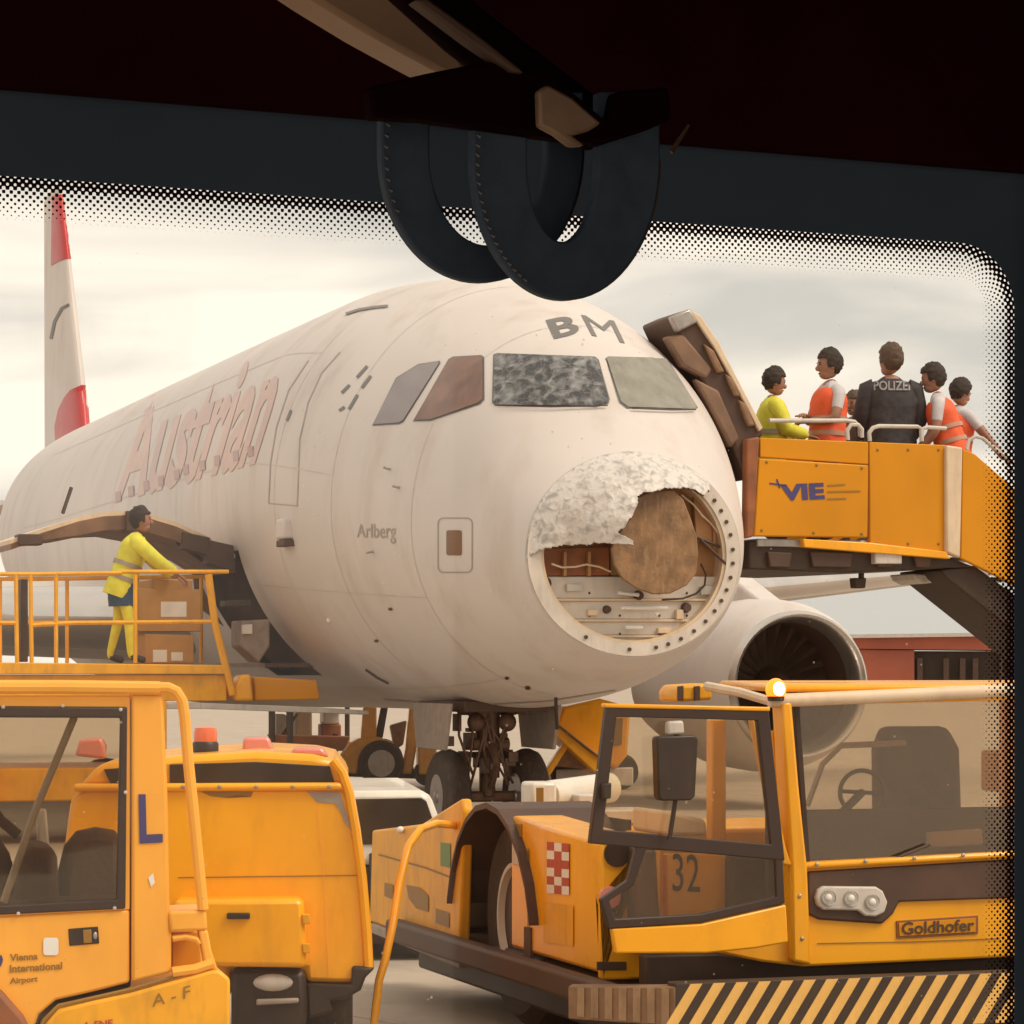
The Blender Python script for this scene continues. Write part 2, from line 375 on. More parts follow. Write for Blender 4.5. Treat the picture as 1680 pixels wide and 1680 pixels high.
# ------------------------------------------------------------------ ground
g = MB(); g.add([(-2500, -200, -.05), (2500, -200, -.05), (2500, 5000, -.05), (-2500, 5000, -.05)], [(0, 1, 2, 3)])
ground = g.build('ground', M['concrete']); ground['kind'] = 'structure'
gf = Fr((0.3, 14.0), 34)
slab0 = None
for i in range(-5, 6):
    for j in range(-3, 9):
        c = gf.w(i*3.75+1.875, j*3.75+1.875, 0)
        if c.y < 8 or c.y > 46 or abs(c.x) > c.y*.2+3: continue
        if slab0 is None:
            b = MB(); b.box((0, 0, -.02), (3.725, 3.725, .04), gf.ax); slab0 = b.build('slab', M['concrete'], ground, .006); q = slab0
        else:
            q = slab0.copy(); COL.objects.link(q); q.parent = ground
        q.location = c

# ------------------------------------------------------------------ airliner
A = Fr((1.53, 26.16), math.degrees(math.atan2(.306, .952)))      # U to port, V aft, Z up
TOP = [(1.3, 3.84), (1.8, 4.30), (2.25, 4.80), (3, 5.24), (4, 5.62), (5, 5.87), (6, 6.04), (7, 6.15), (8, 6.2), (24, 6.2), (30, 6.16), (35, 5.85), (38.5, 5.5)]
BOT = [(1.3, 1.95), (2, 1.72), (3, 1.55), (4, 1.46), (5, 1.41), (6, 1.38), (8, 1.37), (23, 1.37), (27, 2.0), (32, 3.45), (36, 4.6), (38.5, 5.1)]
WID = [(1.3, 1.05), (1.8, 1.30), (2.4, 1.53), (3, 1.72), (4, 1.95), (5, 2.11), (6, 2.22), (7, 2.28), (8, 2.31), (24, 2.31), (28, 2.1), (32, 1.5), (36, .75), (38.5, .3)]
ZWI = [(1.3, 2.89), (2.5, 3.15), (3.5, 3.32), (5, 3.52), (6.5, 3.68), (8, 3.79), (24, 3.79), (28, 4.1), (33, 4.65), (38.5, 5.3)]
def fus(a, ph):
    t, b, w, z = smooth_tab(TOP, a), smooth_tab(BOT, a), smooth_tab(WID, a), smooth_tab(ZWI, a)
    sn = math.sin(ph); return A.w(w*math.cos(ph), a, z+(t-z if sn > 0 else z-b)*sn)
AS = [1.3+.1*i for i in range(0, 68)]+[8.1+.2*i for i in range(0, 12)]+[10.5+.6*i for i in range(1, 47)]+[38.4]
NP = 120
plane = thing('airliner', 'white passenger jet with its nose cone torn open, red title on its side', 'airplane', A.w(0, 5.1, 0))
mb = MB(); vs = [fus(a, 2*math.pi*k/NP) for a in AS for k in range(NP)]; fs = []
HOLE = []
for i in range(len(AS)-1):
    for k in range(NP):
        c = (vs[i*NP+k]+vs[(i+1)*NP+(k+1) % NP])/2; am = (AS[i]+AS[i+1])/2; dg = 360*(k+.5)/NP
        if 8.1 < am < 10.5 and 195 < dg < 237: continue
        fs.append((i*NP+k, i*NP+(k+1) % NP, (i+1)*NP+(k+1) % NP, (i+1)*NP+k))
fs.append(tuple(range((len(AS)-1)*NP, len(AS)*NP)))
mb.add(vs, fs); fuselage = mb.build('fuselage', M['white'], plane, ang=60)
FB = BVHTree.FromPolygons(vs, fs)
def fhit(x, y):
    h = FB.ray_cast(Vector((0, 0, ZC)), ray(x, y).normalized())
    if h[0] is None: return None
    n = h[1] if h[1].dot(ray(x, y)) < 0 else -h[1]
    return h[0], n
def fpoly(pts, name, m, off=.005, cuts=3, parent=None): return conform(pts, fhit, name, m, parent or plane, off, cuts)
def fline(pts, w, name, m, off=.004, hit=fhit, parent=None):
    v = []; f = []; n = len(pts)
    for i, p in enumerate(pts):
        a = Vector(pts[max(0, i-1)]); b = Vector(pts[min(n-1, i+1)]); t = (b-a).normalized(); q = Vector((-t.y, t.x))*w/2
        v += [tuple(Vector(p)+q), tuple(Vector(p)-q)]
    for i in range(n-1): f.append((2*i, 2*i+1, 2*i+3, 2*i+2))
    return conform(v, hit, name, m, parent or plane, off, 2, f)
def fob(poly, k):
    c = Vector((sum(p[0] for p in poly)/len(poly), sum(p[1] for p in poly)/len(poly)))
    return [tuple(c+(Vector(p)-c)*(1+k/(Vector(p)-c).length)) for p in poly]
# cockpit panes
PA = {'pane_cracked': [(812, 583), (818, 581), (974, 587), (980, 592), (998, 655), (996, 662), (975, 667), (815, 665), (810, 660)],
      'pane_pale': [(995, 590), (1000, 587), (1092, 590), (1142, 668), (1138, 672), (1030, 669), (1018, 660)],
      'pane_brown': [(680, 690), (737, 592), (744, 588), (788, 585), (793, 588), (793, 655), (786, 662), (708, 689)],
      'pane_grey': [(613, 697), (652, 622), (686, 600), (720, 594), (721, 598), (663, 690), (656, 694)]}
def flakes(name, base_, fl, sc, lo, hi, rough=.3, bump=.5):
    m = bpy.data.materials.new(name); m.use_nodes = True; t = m.node_tree; p = t.nodes['Principled BSDF']; p.inputs['Roughness'].default_value = rough
    tx = nn(t, 'ShaderNodeTexCoord'); n1 = nn(t, 'ShaderNodeTexNoise'); n1.inputs['Scale'].default_value = sc; n1.inputs['Detail'].default_value = 5; n1.inputs['Distortion'].default_value = .8
    v1 = nn(t, 'ShaderNodeTexVoronoi'); v1.inputs['Scale'].default_value = sc*1.6
    t.links.new(tx.outputs['Object'], n1.inputs['Vector']); t.links.new(tx.outputs['Object'], v1.inputs['Vector'])
    ad = nn(t, 'ShaderNodeMath', operation='MULTIPLY_ADD'); ad.inputs[1].default_value = .25
    t.links.new(v1.outputs['Distance'], ad.inputs[0]); t.links.new(n1.outputs[0], ad.inputs[2])
    r = nn(t, 'ShaderNodeValToRGB'); e = r.color_ramp.elements; e[0].position = lo; e[1].position = hi; e[0].color = base_+(1,); e[1].color = fl+(1,)
    t.links.new(ad.outputs[0], r.inputs[0]); t.links.new(r.outputs[0], p.inputs['Base Color'])
    b = nn(t, 'ShaderNodeBump'); b.inputs['Strength'].default_value = bump; b.inputs['Distance'].default_value = .02
    t.links.new(ad.outputs[0], b.inputs['Height']); t.links.new(b.outputs[0], p.inputs['Normal'])
    return m
M['pane_cracked'] = flakes('cockpit_pane_cracked', (.050, .050, .053), (.32, .315, .31), 8, .56, .88, .3)
t = M['pane_cracked'].node_tree; p = t.nodes['Principled BSDF']; src = p.inputs['Base Color'].links[0].from_socket
tx = nn(t, 'ShaderNodeTexCoord'); v1 = nn(t, 'ShaderNodeTexVoronoi', feature='DISTANCE_TO_EDGE'); v1.inputs['Scale'].default_value = 15; t.links.new(tx.outputs['Object'], v1.inputs['Vector'])
mr = nn(t, 'ShaderNodeMapRange'); mr.inputs[1].default_value = .0; mr.inputs[2].default_value = .035; mr.inputs[3].default_value = .3; mr.inputs[4].default_value = 0; t.links.new(v1.outputs['Distance'], mr.inputs[0])
mi = nn(t, 'ShaderNodeMix', data_type='RGBA'); mi.inputs[7].default_value = (.40, .39, .38, 1); t.links.new(mr.outputs[0], mi.inputs[0]); t.links.new(src, mi.inputs[6]); t.links.new(mi.outputs[2], p.inputs['Base Color'])
M['radome'] = flakes('radome_eroded', (.675, .62, .58), (.40, .37, .345), 12, .61, .82, .5, .7)
LB = {'pane_cracked': 'shattered dark windscreen pane', 'pane_pale': 'pale hazed windscreen pane', 'pane_brown': 'brownish cockpit side pane', 'pane_grey': 'grey rear cockpit side pane'}
for k, p in PA.items():
    fr_ = fpoly(fob(p, 2.5), 'pane_frame', M['greymark'], .006, 2)
    o = fpoly(p, 'cockpit_window', M[k], .014, 3); o['label'] = LB[k]
for q in ([(818, 668), (905, 671), (996, 669)], [(1035, 674), (1100, 676), (1138, 675)]):
    fline(q, 2.2, 'wiper', M['dark'], .03)
# markings
text('B', [(909, 557), (953, 547), (941, 516), (895, 526)], fhit, 'registration_letter', M['greymark'], plane, .006, 2, .03)
text('M', [(971, 551), (1025, 564), (1007, 527), (953, 517)], fhit, 'registration_letter', M['greymark'], plane, .006, 2, 0)
text('Austrian', [(186, 828), (418, 764), (486, 546), (222, 662)], fhit, 'airline_title', M['redfade'], plane, .007, 3, .03)
text('Arlberg', [(586, 888), (650, 892), (650, 858), (586, 860)], fhit, 'aircraft_name', M['palemark'], plane, .006, 2, .005)
for q in ([(586, 620), (603, 601)], [(594, 637), (609, 617)], [(561, 645), (574, 632)], [(573, 672), (587, 648)], [(557, 674), (566, 668)]):
    fline(q, 5, 'emblem_stroke', M['greymark'], .006)
fline([(568, 516), (590, 509), (615, 505), (637, 503)], 4, 'crown_strip', M['greymark'], .012)
for q in ([(558, 578), (528, 612), (506, 660), (492, 720), (488, 830)], [(506, 592), (474, 640), (454, 700), (444, 760), (441, 826)], [(441, 826), (488, 830)]):
    fline(q, 2, 'door_seam', M['seam'], .004)
for x, y in ((195, 815), (216, 806), (241, 797), (265, 789), (291, 779), (306, 771), (333, 764), (357, 756), (388, 748), (412, 741)):
    fpoly([(x-5, y-7), (x+4, y-9), (x+5, y+7), (x-4, y+9)], 'cabin_window', M['winred'], .011, 1)
def aline(a, d0, d1, w=.012):
    v = []; f = []; n = 40
    for i in range(n+1):
        for e in (-w/2, w/2):
            p = fus(a+e, math.radians(d0+(d1-d0)*i/n)); c = A.w(0, a, 3.4); v.append(p+(p-c).normalized()*.003)
    for i in range(n): f.append((2*i, 2*i+1, 2*i+3, 2*i+2))
    return MB().add(v, f).build('skin_seam', M['seamf'], plane, fix=False)
for a in (2.9, 4.6, 6.3, 11.2, 13.6): aline(a, 70, 262)
def lline(d, a0, a1, w=.010):
    v = []; f = []; n = 40
    for i in range(n+1):
        a = a0+(a1-a0)*i/n
        for e in (-w/2, w/2):
            p = fus(a, math.radians(d)+e/2.0); c = A.w(0, a, 3.4); v.append(p+(p-c).normalized()*.003)
    for i in range(n): f.append((2*i, 2*i+1, 2*i+3, 2*i+2))
    return MB().add(v, f).build('skin_seam', M['seamf'], plane, fix=False)
for d, a0, a1 in ((172, 4.6, 24), (140, 6.3, 24), (243, 2.9, 8), (205, 2.9, 8.0)): lline(d, a0, a1)
for x, y in ((640, 770), (655, 800), (612, 905)):
    h = fhit(x, y); mb = MB(); mb.tube([h[0], h[0]+h[1]*.07, h[0]+h[1]*.09-A.V*.10], [.014, .012, .006], 6); mb.build('pitot_probe', M['steel'], plane)
fpoly([(469, 690), (476, 672), (480, 674), (473, 692)], 'door_window', M['greymark'], .006, 1)
def rr(x0, y0, x1, y1, r, n=4):
    p = []
    for cx, cy, a0 in ((x1-r, y0+r, -90), (x1-r, y1-r, 0), (x0+r, y1-r, 90), (x0+r, y0+r, 180)):
        for k in range(n+1):
            g = math.radians(a0+90*k/n); p.append((cx+r*math.cos(g), cy+r*math.sin(g)))
    return p
q = rr(719, 850, 775, 939, 9); fline(q+[q[0]], 2.2, 'hatch_outline', M['seam'], .004)
fpoly(rr(733, 870, 758, 911, 3, 2), 'static_port', mat('port_brown', (.22, .11, .055), .5), .006, 2)
for x, y, r in ((641, 999, 4), (618, 1051, 4), (832, 1112, 4), (866, 1128, 5)):
    fpoly([(x+r*math.cos(i), y+r*.7*math.sin(i)) for i in range(6)], 'drain_hole', M['brown'], .006, 1)
fline([(600, 1098), (620, 1112), (638, 1121)], 4, 'scrape', M['brown'], .005)
fline([(630, 1147), (760, 1158), (900, 1150), (1010, 1132)], 2, 'belly_seam', M['palemark'], .005)
# nose: bulkhead ring, panels, radar plate, torn radome
RA = 1.3
def ringpt(th, k, a): return A.w(1.05*math.cos(th)*k, a, 2.89+(.95 if math.sin(th) > 0 else .94)*math.sin(th)*k)
N = 96
mb = MB()
mb.ring([ringpt(2*math.pi*i/N, .995, RA-.02) for i in range(N)], [ringpt(2*math.pi*i/N, .87, RA-.02) for i in range(N)], A.V*.05)
ringo = mb.build('bulkhead_ring', M['bulk_white'], plane, ang=50)
mb = MB(); mb.ring([ringpt(2*math.pi*i/N, .873, RA+.0) for i in range(N)], [ringpt(2*math.pi*i/N, .84, RA+.0) for i in range(N)], A.V*.22); mb.build('bulkhead_lip', M['tan'], plane, ang=50)
bolt = None
for i in range(44):
    if 21 <= i <= 28 or i in (30, 31, 33): continue
    th = 2*math.pi*(i+.5+.12*math.sin(i*7.3))/44; c = ringpt(th, .93, RA-.022)
    if bolt is None:
        b = MB(); b.lathe([(.019, 0), (.019, -.012)], ORG[plane.name], A.V, 8); bolt = b.build('bolt_hole', M['brown'], ringo); q = bolt
    else: q = bolt.copy(); COL.objects.link(q); q.parent = ringo
    q.location = c-ORG[plane.name]
mb = MB(); mb.prism([ringpt(2*math.pi*i/N, .88, RA+.2) for i in range(N)], A.V*.03); mb.build('bulkhead_wall', M['bulk_tan'], plane)
def bulk(pts, d, dep, name, m, bev=.006): return pr(A, d, pts, dep, name, m, plane, bev)
bulk([(885, 900), (1000, 897), (1000, 944), (893, 945)], RA+.14, .05, 'insulation_pad', M['rust'])
bulk([(1002, 885), (1060, 885), (1060, 950), (1002, 944)], RA+.15, .04, 'insulation_pad', M['dish'])
bulk([(1138, 812), (1170, 805), (1196, 840), (1200, 905), (1180, 908), (1142, 882)], RA+.10, .05, 'insulation_pad', M['bulk_tan'])
for i, (y0, y1) in enumerate(((946, 982), (986, 1016), (1020, 1042), (1046, 1072))):
    y_ = (y0+y1)/2
    hw = lambda y: 155*math.sqrt(max(.05, 1-((y-908)/158)**2))
    bulk([(1040-hw(y0), y0), (1040+hw(y0), y0), (1040+hw(y1), y1), (1040-hw(y1), y1)], RA+.13, .05, 'bulkhead_panel', M['bulk_white'], .008)
for y in (984, 1018, 1044):
    bulk([(1040-hw(y), y-2), (1040+hw(y), y-2), (1040+hw(y), y+2), (1040-hw(y), y+2)], RA+.10, .05, 'bulkhead_beam', M['tan'], .004)
for a, b in (((1018, 997), (1095, 998)), ((1026, 1029), (1054, 1030)), ((1014, 972), (1048, 976)), ((1075, 1008), (1080, 1006))):
    mb = MB(); mb.tube([A.hit(*a, 1, RA+.05), A.hit(*b, 1, RA+.05)], .018, 8); mb.build('actuator', M['sticker'], plane)
for x, y, r in ((1125, 997, .05), (995, 1000, .04), (1047, 977, .05), (1108, 830, .05), (893, 957, .07), (903, 985, .05), (1190, 925, .07)):
    mb = MB(); mb.lathe([(r, 0), (r*.8, -.05)], A.hit(x, y, 1, RA+.12), A.V, 10); mb.build('mount', M['brown'], plane)
def circ(cx, cy, rx, ry, n=40, a0=0, a1=360): return [(cx+rx*math.cos(math.radians(a0+(a1-a0)*i/n)), cy+ry*math.sin(math.radians(a0+(a1-a0)*i/n))) for i in range(n)]
dish = bulk([(1046, 815), (1068, 806), (1105, 803), (1122, 820), (1133, 848), (1144, 880), (1146, 910), (1143, 940), (1128, 960), (1100, 974), (1072, 975), (1045, 966), (1022, 950), (1008, 928), (1002, 900), (1018, 872), (1036, 848)], RA-.22, .04, 'radar_antenna', M['dish'], .012)
mb = MB(); mb.tube([A.hit(1080, 900, 1, RA-.18), A.hit(1080, 900, 1, RA+.2)], .09, 12); mb.build('antenna_mount', M['dark'], plane)
for q in ([A.hit(1150, 886, 1, RA-.02), A.hit(1196, 930, 1, RA)], [A.hit(1140, 880, 1, RA+.05), A.hit(1200, 905, 1, RA+.05)]):
    mb = MB(); mb.tube(q, .014, 6); mb.build('bracket', M['brown'], plane)
for i, q in enumerate(([(1118, 812), (1138, 828), (1152, 846), (1166, 858), (1178, 874), (1188, 892)], [(1150, 925), (1158, 942), (1156, 960), (1142, 974), (1120, 982), (1086, 984)], [(905, 925), (922, 931), (944, 930), (962, 926), (984, 930), (1002, 938)])):
    mb = MB(); mb.tube([A.hit(x, y, 1, RA+.04+.02*(k % 2)) for k, (x, y) in enumerate(q)], .010, 6); mb.build('cable', M['dark'] if i % 2 else M['tan'], plane)
for x, y, w, h in ((930, 958, 26, 12), (1150, 962, 22, 14), (965, 1000, 16, 10), (1080, 1030, 20, 9), (1012, 1058, 30, 8), (1110, 1000, 12, 16)):
    bulk([(x, y), (x+w, y), (x+w, y+h), (x, y+h)], RA+.08, .07, 'equipment_box', M['lgrey'] if w > 20 else M['tan'], .006)
for x in (925, 965, 1170): bulk([(x, 905 if x < 1000 else 830), (x+5, 905 if x < 1000 else 830), (x+5, 945 if x < 1000 else 900), (x, 945 if x < 1000 else 900)], RA+.07, .06, 'stiffener', M['bulk_tan'], .004)
for x in (960, 1010, 1075, 1120):
    for y in (964, 1001, 1031):
        if hw(y) > abs(x-1040)+14: mb = MB(); mb.ell(A.hit(x+7, y+9, 1, RA+.128), (.012, .01, .012), 8, 5, A.ax); mb.build('rivet', M['brown'], plane)
REM = [(840, 935), (868, 914), (885, 904), (905, 898), (930, 894), (980, 891), (1010, 892), (1036, 893), (1037, 886), (1022, 878), (1013, 873), (1024, 868), (1034, 852), (1040, 838), (1046, 822), (1043, 813), (1056, 809), (1075, 806), (1100, 801), (1122, 800), (1138, 804), (1150, 811), (1157, 813), (1162, 802), (1166, 790), (1167, 778), (1176, 764), (1186, 776), (1200, 796), (1214, 822), (1260, 830), (1260, 640), (830, 640)]
def inside(p, poly):
    x, y = p; c = False; j = len(poly)-1
    for i in range(len(poly)):
        xi, yi = poly[i]; xj, yj = poly[j]
        if (yi > y) != (yj > y) and x < (xj-xi)*(y-yi)/(yj-yi)+xi: c = not c
        j = i
    return c
def proj(p): return 840+F*p.x/p.y, YH-F*(p.z-ZC)/p.y
mb = MB(); NT, NR = 300, 90; vs = []; fs = []
for j in range(NR+1):
    t = 1.003-j/NR*1.0
    for i in range(NT):
        th = 2*math.pi*i/NT
        dep = .66*max(0, 1-min(1, t)**2.4)
        p = ringpt(th, max(.001, t), RA-dep+.003)
        cr = noise.fractal(p*2.4, 1, 2, 3)*.035*min(1, (1-min(1, t))*4)+noise.noise(p*11)*.009*min(1, (1-min(1, t))*4)
        x, y = proj(p)
        sink = .30*max(0, min(1, (y-770)/120))*min(1, (1-min(1, t))*3)      # pushed in towards the torn edge
        vs.append(p+A.V*(sink+cr))
for j in range(NR):
    for i in range(NT):
        k = (j*NT+i, j*NT+(i+1) % NT, (j+1)*NT+(i+1) % NT, (j+1)*NT+i)
        c = sum((vs[q] for q in k), Vector())/4
        jx = noise.noise(c*14)*5
        x, y = proj(c)
        if inside((x+jx, y+jx*.7), REM): fs.append(k)
mb.add(vs, fs); rad = mb.build('radome', M['radome'], plane, ang=180)
bm = bmesh.new(); bm.from_mesh(rad.data); bmesh.ops.delete(bm, geom=[v for v in bm.verts if not v.link_faces], context='VERTS'); bm.to_mesh(rad.data); bm.free()
md = rad.modifiers.new('thickness', 'SOLIDIFY'); md.thickness = .022; md.offset = 0; rad.data.materials.append(M['brown']); md.material_offset_rim = 1
rad['label'] = 'dented white nose cone remnant with a torn lower edge'
mb = MB(); mb.ring([ringpt(2*math.pi*i/N, 1.012, RA-.004) for i in range(N)], [ringpt(2*math.pi*i/N, .99, RA-.004) for i in range(N)], A.V*.012); mb.build('radome_seam', M['seamf'], plane)
# fin, stabilisers, wings
def foil(c0, c1, t0, le0, le1, w0, w1, name, m, fr0=0, fr1=1, parent=None, n=16, t1=None):
    """loft between two sections; w0/w1: functions (chordwise, thickness offset) -> point"""
    t1 = t1 or t0*c1/c0; mb = MB(); rows = []
    for le, c, t, w in ((le0, c0, t0, w0), (le1, c1, t1, w1)):
        up = []; lo = []
        for i in range(n+1):
            x = fr0+(fr1-fr0)*(1-math.cos(math.pi*i/n))/2
            y = t*5*(.2969*math.sqrt(x)-.126*x-.3516*x*x+.2843*x**3-.1015*x**4)
            up.append(w(le+c*x, y)); lo.append(w(le+c*x, -y))
        rows.append(up+lo[::-1])
    k = len(rows[0]); mb.add(rows[0]+rows[1], [(i, (i+1) % k, k+(i+1) % k, k+i) for i in range(k)]+[tuple(range(k)), tuple(range(2*k-1, k-1, -1))])
    return mb.build(name, m, parent or plane, ang=50)
fin = foil(5.4, 2.1, .5, 31.0, 34.4, lambda a, y: A.w(y, a, 5.7), lambda a, y: A.w(y, a, 11.42), 'tail_fin', M['white'])
bm = bmesh.new(); bm.from_mesh(fin.data); fv = [v.co+ORG[plane.name] for v in bm.verts]; ff = [tuple(v.index for v in f.verts) for f in bm.faces]; bm.free()
TB = BVHTree.FromPolygons(fv, ff)
def thit(x, y):
    h = TB.ray_cast(Vector((0, 0, ZC)), ray(x, y).normalized())
    return (h[0], h[1] if h[1].dot(ray(x, y)) < 0 else -h[1]) if h[0] else None
for q in ([(86, 322), (120, 316), (120, 424), (108, 425), (96, 429), (84, 436)], [(116, 640), (134, 632), (160, 632), (165, 730), (92, 742), (90, 700), (96, 672), (106, 652)]):
    conform(q, thit, 'fin_band', M['red'], fin, .012, 4)
fline([(84, 556), (90, 528), (102, 506), (114, 500)], 5, 'fin_stripe', M['greymark'], .012, thit, fin)
for sgn in (-1, 1):
    foil(3.6, 1.5, .3, 33.2, 36.4, lambda a, y: A.w(sgn*.4, a, 5.0+y), lambda a, y: A.w(sgn*6.6, a, 5.2+y), 'stabiliser', M['white'])
    sec = [(1.6, 12.4, 8.6, 1.12, 2.48), (3.9, 13.9, 7.3, 1.0, 2.52), (6.6, 16.0, 5.4, .62, 2.95), (17.5, 23.4, 1.7, .2, 3.9)]
    for (b0, le0, c0, t0, z0), (b1, le1, c1, t1, z1) in zip(sec, sec[1:]):
        wa = lambda a, y: A.w(sgn*b0, a, z0+y); wb = lambda a, y: A.w(sgn*b1, a, z1+y)
        foil(c0, c1, t0, le0, le1, wa, wb, 'slat', M['silver'], 0, .10, t1=t1, n=12)
        foil(c0, c1, t0, le0+.01, le1+.01, wa, wb, 'wing', M['belly'], .102, 1, t1=t1)
mb = MB(); mb.ell(A.w(0, 17.5, 2.0), (2.0, 5.5, .7), 20, 12, A.ax); mb.build('belly_fairing', M['belly'], plane)
# engines
for sgn in (1, -1):
    ec = A.w(sgn*5.75, 10.8, 1.62)
    mb = MB(); mb.lathe([(.97, .02), (1.02, .12), (1.10, .5), (1.16, 1.2), (1.13, 2.2), (1.0, 3.2), (.8, 4.1), (.78, 4.1), (.7, 3.0)], ec, A.V, 48, False); nac = mb.build('engine_cowl', M['white'], plane, ang=60)
    mb = MB(); mb.lathe([(.97, .02), (.955, -.05), (.92, -.09), (.875, -.05), (.84, .08), (.82, .3)], ec, A.V, 48, False); mb.build('intake_lip', M['silver'], nac, ang=60)
    mb = MB(); mb.lathe([(.82, .3), (.83, 1.0)], ec, A.V, 48, False); mb.lathe([(.83, .98), (.02, 1.0)], ec, A.V, 48); mb.build('intake_duct', M['brown'], nac)
    mb = MB(); mb.lathe([(.01, .35), (.12, .5), (.2, .7), (.25, .95)], ec, A.V, 20); mb.build('spinner', M['dark'], nac)
    mb = MB()
    for k in range(24):
        g_ = 2*math.pi*k/24; e = A.U*math.cos(g_)+A.Z*math.sin(g_); n_ = A.U*-math.sin(g_)+A.Z*math.cos(g_)
        o_ = ec+A.V*.9; mb.add([o_+e*.22-n_*.03, o_+e*.82-n_*.07, o_+e*.82+n_*.05+A.V*.09, o_+e*.22+n_*.04+A.V*.06], [(0, 1, 2, 3)])
    fan = mb.build('fan_blades', M['dark'], nac)
    mb = MB(); mb.prism([A.w(sgn*5.75-.18, a, z) for a, z in ((11.6, 2.7), (13.2, 3.22), (16.4, 3.3), (18.5, 2.6), (15, 2.3))], A.U*.36); mb.build('pylon', M['white'], plane, .05)
# nose gear
gc = A.w(-.24, 5.1, .5)
for d in (-.43, .43):
    c = gc+A.U*d
    mb = MB(); mb.lathe([(.25, -.12), (.40, -.14), (.47, -.10), (.5, -.03), (.5, .03), (.47, .10), (.40, .14), (.25, .12)], c, A.U, 32); t_ = mb.build('nose_wheel', M['rubber'], plane)
    mb = MB(); mb.lathe([(.24, -.125), (.22, -.10), (.08, -.09), (.06, -.14), (.02, -.15)], c, A.U, 20); mb.build('rim', M['steel'], t_)
mb = MB(); mb.tube([gc-A.U*.5, gc+A.U*.5], .06, 10); mb.tube([gc, gc+A.Z*.55], .085, 12); mb.tube([gc+A.Z*.5, gc+A.Z*1.15-A.V*.04], .13, 14)
mb.tube([gc+A.Z*.55-A.V*.1-A.U*.2, gc+A.Z*.55-A.V*.1+A.U*.2], .07, 10)
mb.tube([gc+A.Z*.62+A.V*.05, gc+A.V*.95+A.Z*1.1], .06, 8); mb.tube([gc-A.V*.13+A.Z*.1, gc-A.V*.34+A.Z*.34, gc-A.V*.13+A.Z*.6], .04, 8)
mb.ell(gc+A.Z*.78-A.V*.16-A.U*.17, (.1, .07, .1), 12, 8, A.ax); mb.ell(gc+A.Z*.78-A.V*.16+A.U*.17, (.1, .07, .1), 12, 8, A.ax)
mb.tube([gc+A.Z*.9-A.U*.32, gc+A.Z*.9+A.U*.32], .05, 8); mb.tube([gc+A.Z*.2-A.V*.1, gc+A.Z*.5-A.V*.2-A.U*.1, gc+A.Z*.95-A.V*.12], .018, 6)
mb.build('nose_gear_leg', M['gear'], plane, .008)
mb = MB()
for k_ in range(44):
    r_ = random.Random(k_); mb.box(gc+A.U*r_.uniform(-.5, .5)*r_.random()+A.U*r_.uniform(-.12, .12)+A.Z*r_.uniform(.2, 1.02)+A.V*r_.uniform(-.1, .2), (r_.uniform(.04, .14), .12, r_.uniform(.04, .18)), A.ax)
for k_ in range(9):
    r_ = random.Random(90+k_); p0 = gc+A.U*r_.uniform(-.4, .4)+A.Z*1.05-A.V*.1; p1 = gc+A.U*r_.uniform(-.3, .3)+A.Z*r_.uniform(.0, .35)-A.V*.12
    mb.tube([p0, (p0+p1)/2+A.U*r_.uniform(-.15, .15)-A.V*.08, p1], .016, 6)
mb.build('gear_fittings', M['gear'], plane, .004, kind='stuff')
for d in (-.62, .55):
    mb = MB(); mb.prism([gc+A.U*d+A.V*v+A.Z*z for v, z in ((-.7, .98), (.7, .98), (.55, .5), (-.5, .5))], A.U*.04); mb.build('gear_door', M['grey'], plane, .01)
mb = MB(); mb.box(gc+A.Z*.95+A.V*.2, (.9, 1.7, .12), A.ax); mb.build('gear_bay', M['brown'], plane, .02)
mb = MB(); mb.tube([P(912, 1140, 29), P(912, 1160, 29), P(914, 1195, 29.2)], .02, 6); mb.build('drain_mast', M['dark'], plane)
# small fittings on the flank
h = fhit(470, 868)[0]; mb = MB(); mb.box(h-A.V*.0, (.16, .34, .22), A.ax); sc_ = mb.build('service_panel', M['white'], plane, .03)
mb = MB(); mb.box(h+A.Z*-.15, (.14, .36, .07), A.ax); mb.build('panel_shadow', M['brown'], sc_, .01)  # brown block paints the shadow along the panel's lower edge
h = fhit(540, 1018); mb = MB(); mb.ell(h[0], (.03, .03, .03), 8, 6); mb.build('drain_light', M['sticker'], plane)
# open hold door and doorway
hold = MB(); hold.prism([A.w(-1.0, 8.0, 1.7), A.w(-1.0, 8.0, 3.6), A.w(-1.0, 10.6, 3.6), A.w(-1.0, 10.6, 1.7)], A.U*.05)
hold.prism([A.w(-1.0, 8.0, 1.85), A.w(-1.95, 8.0, 1.85), A.w(-1.95, 10.6, 1.85), A.w(-1.0, 10.6, 1.85)], A.Z*.05)
hold.prism([A.w(-1.0, 10.55, 1.7), A.w(-2.2, 10.55, 2.6), A.w(-2.28, 10.55, 3.3), A.w(-1.0, 10.55, 3.4)], A.V*.05)
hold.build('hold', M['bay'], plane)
ARC = [(386, 909), (340, 880), (290, 857), (250, 845), (210, 838), (170, 840), (130, 848), (60, 870), (18, 885)]
ar = [A.hit(x, y, 1, 8.15) for x, y in ARC]; ar1 = [A.hit(x, y+7, 1, 8.15) for x, y in ARC]; ar2 = [A.hit(x, y+(30 if i < 7 else 17), 1, 8.17) for i, (x, y) in enumerate(ARC)]
mb = MB()
for i in range(len(ar)-1): mb.prism([ar[i], ar[i+1], ar1[i+1], ar1[i]], A.V*2.2)
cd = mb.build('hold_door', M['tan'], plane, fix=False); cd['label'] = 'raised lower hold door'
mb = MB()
for i in range(len(ar)-1): mb.prism([ar1[i], ar1[i+1], ar2[i+1], ar2[i]], A.V*2.1)
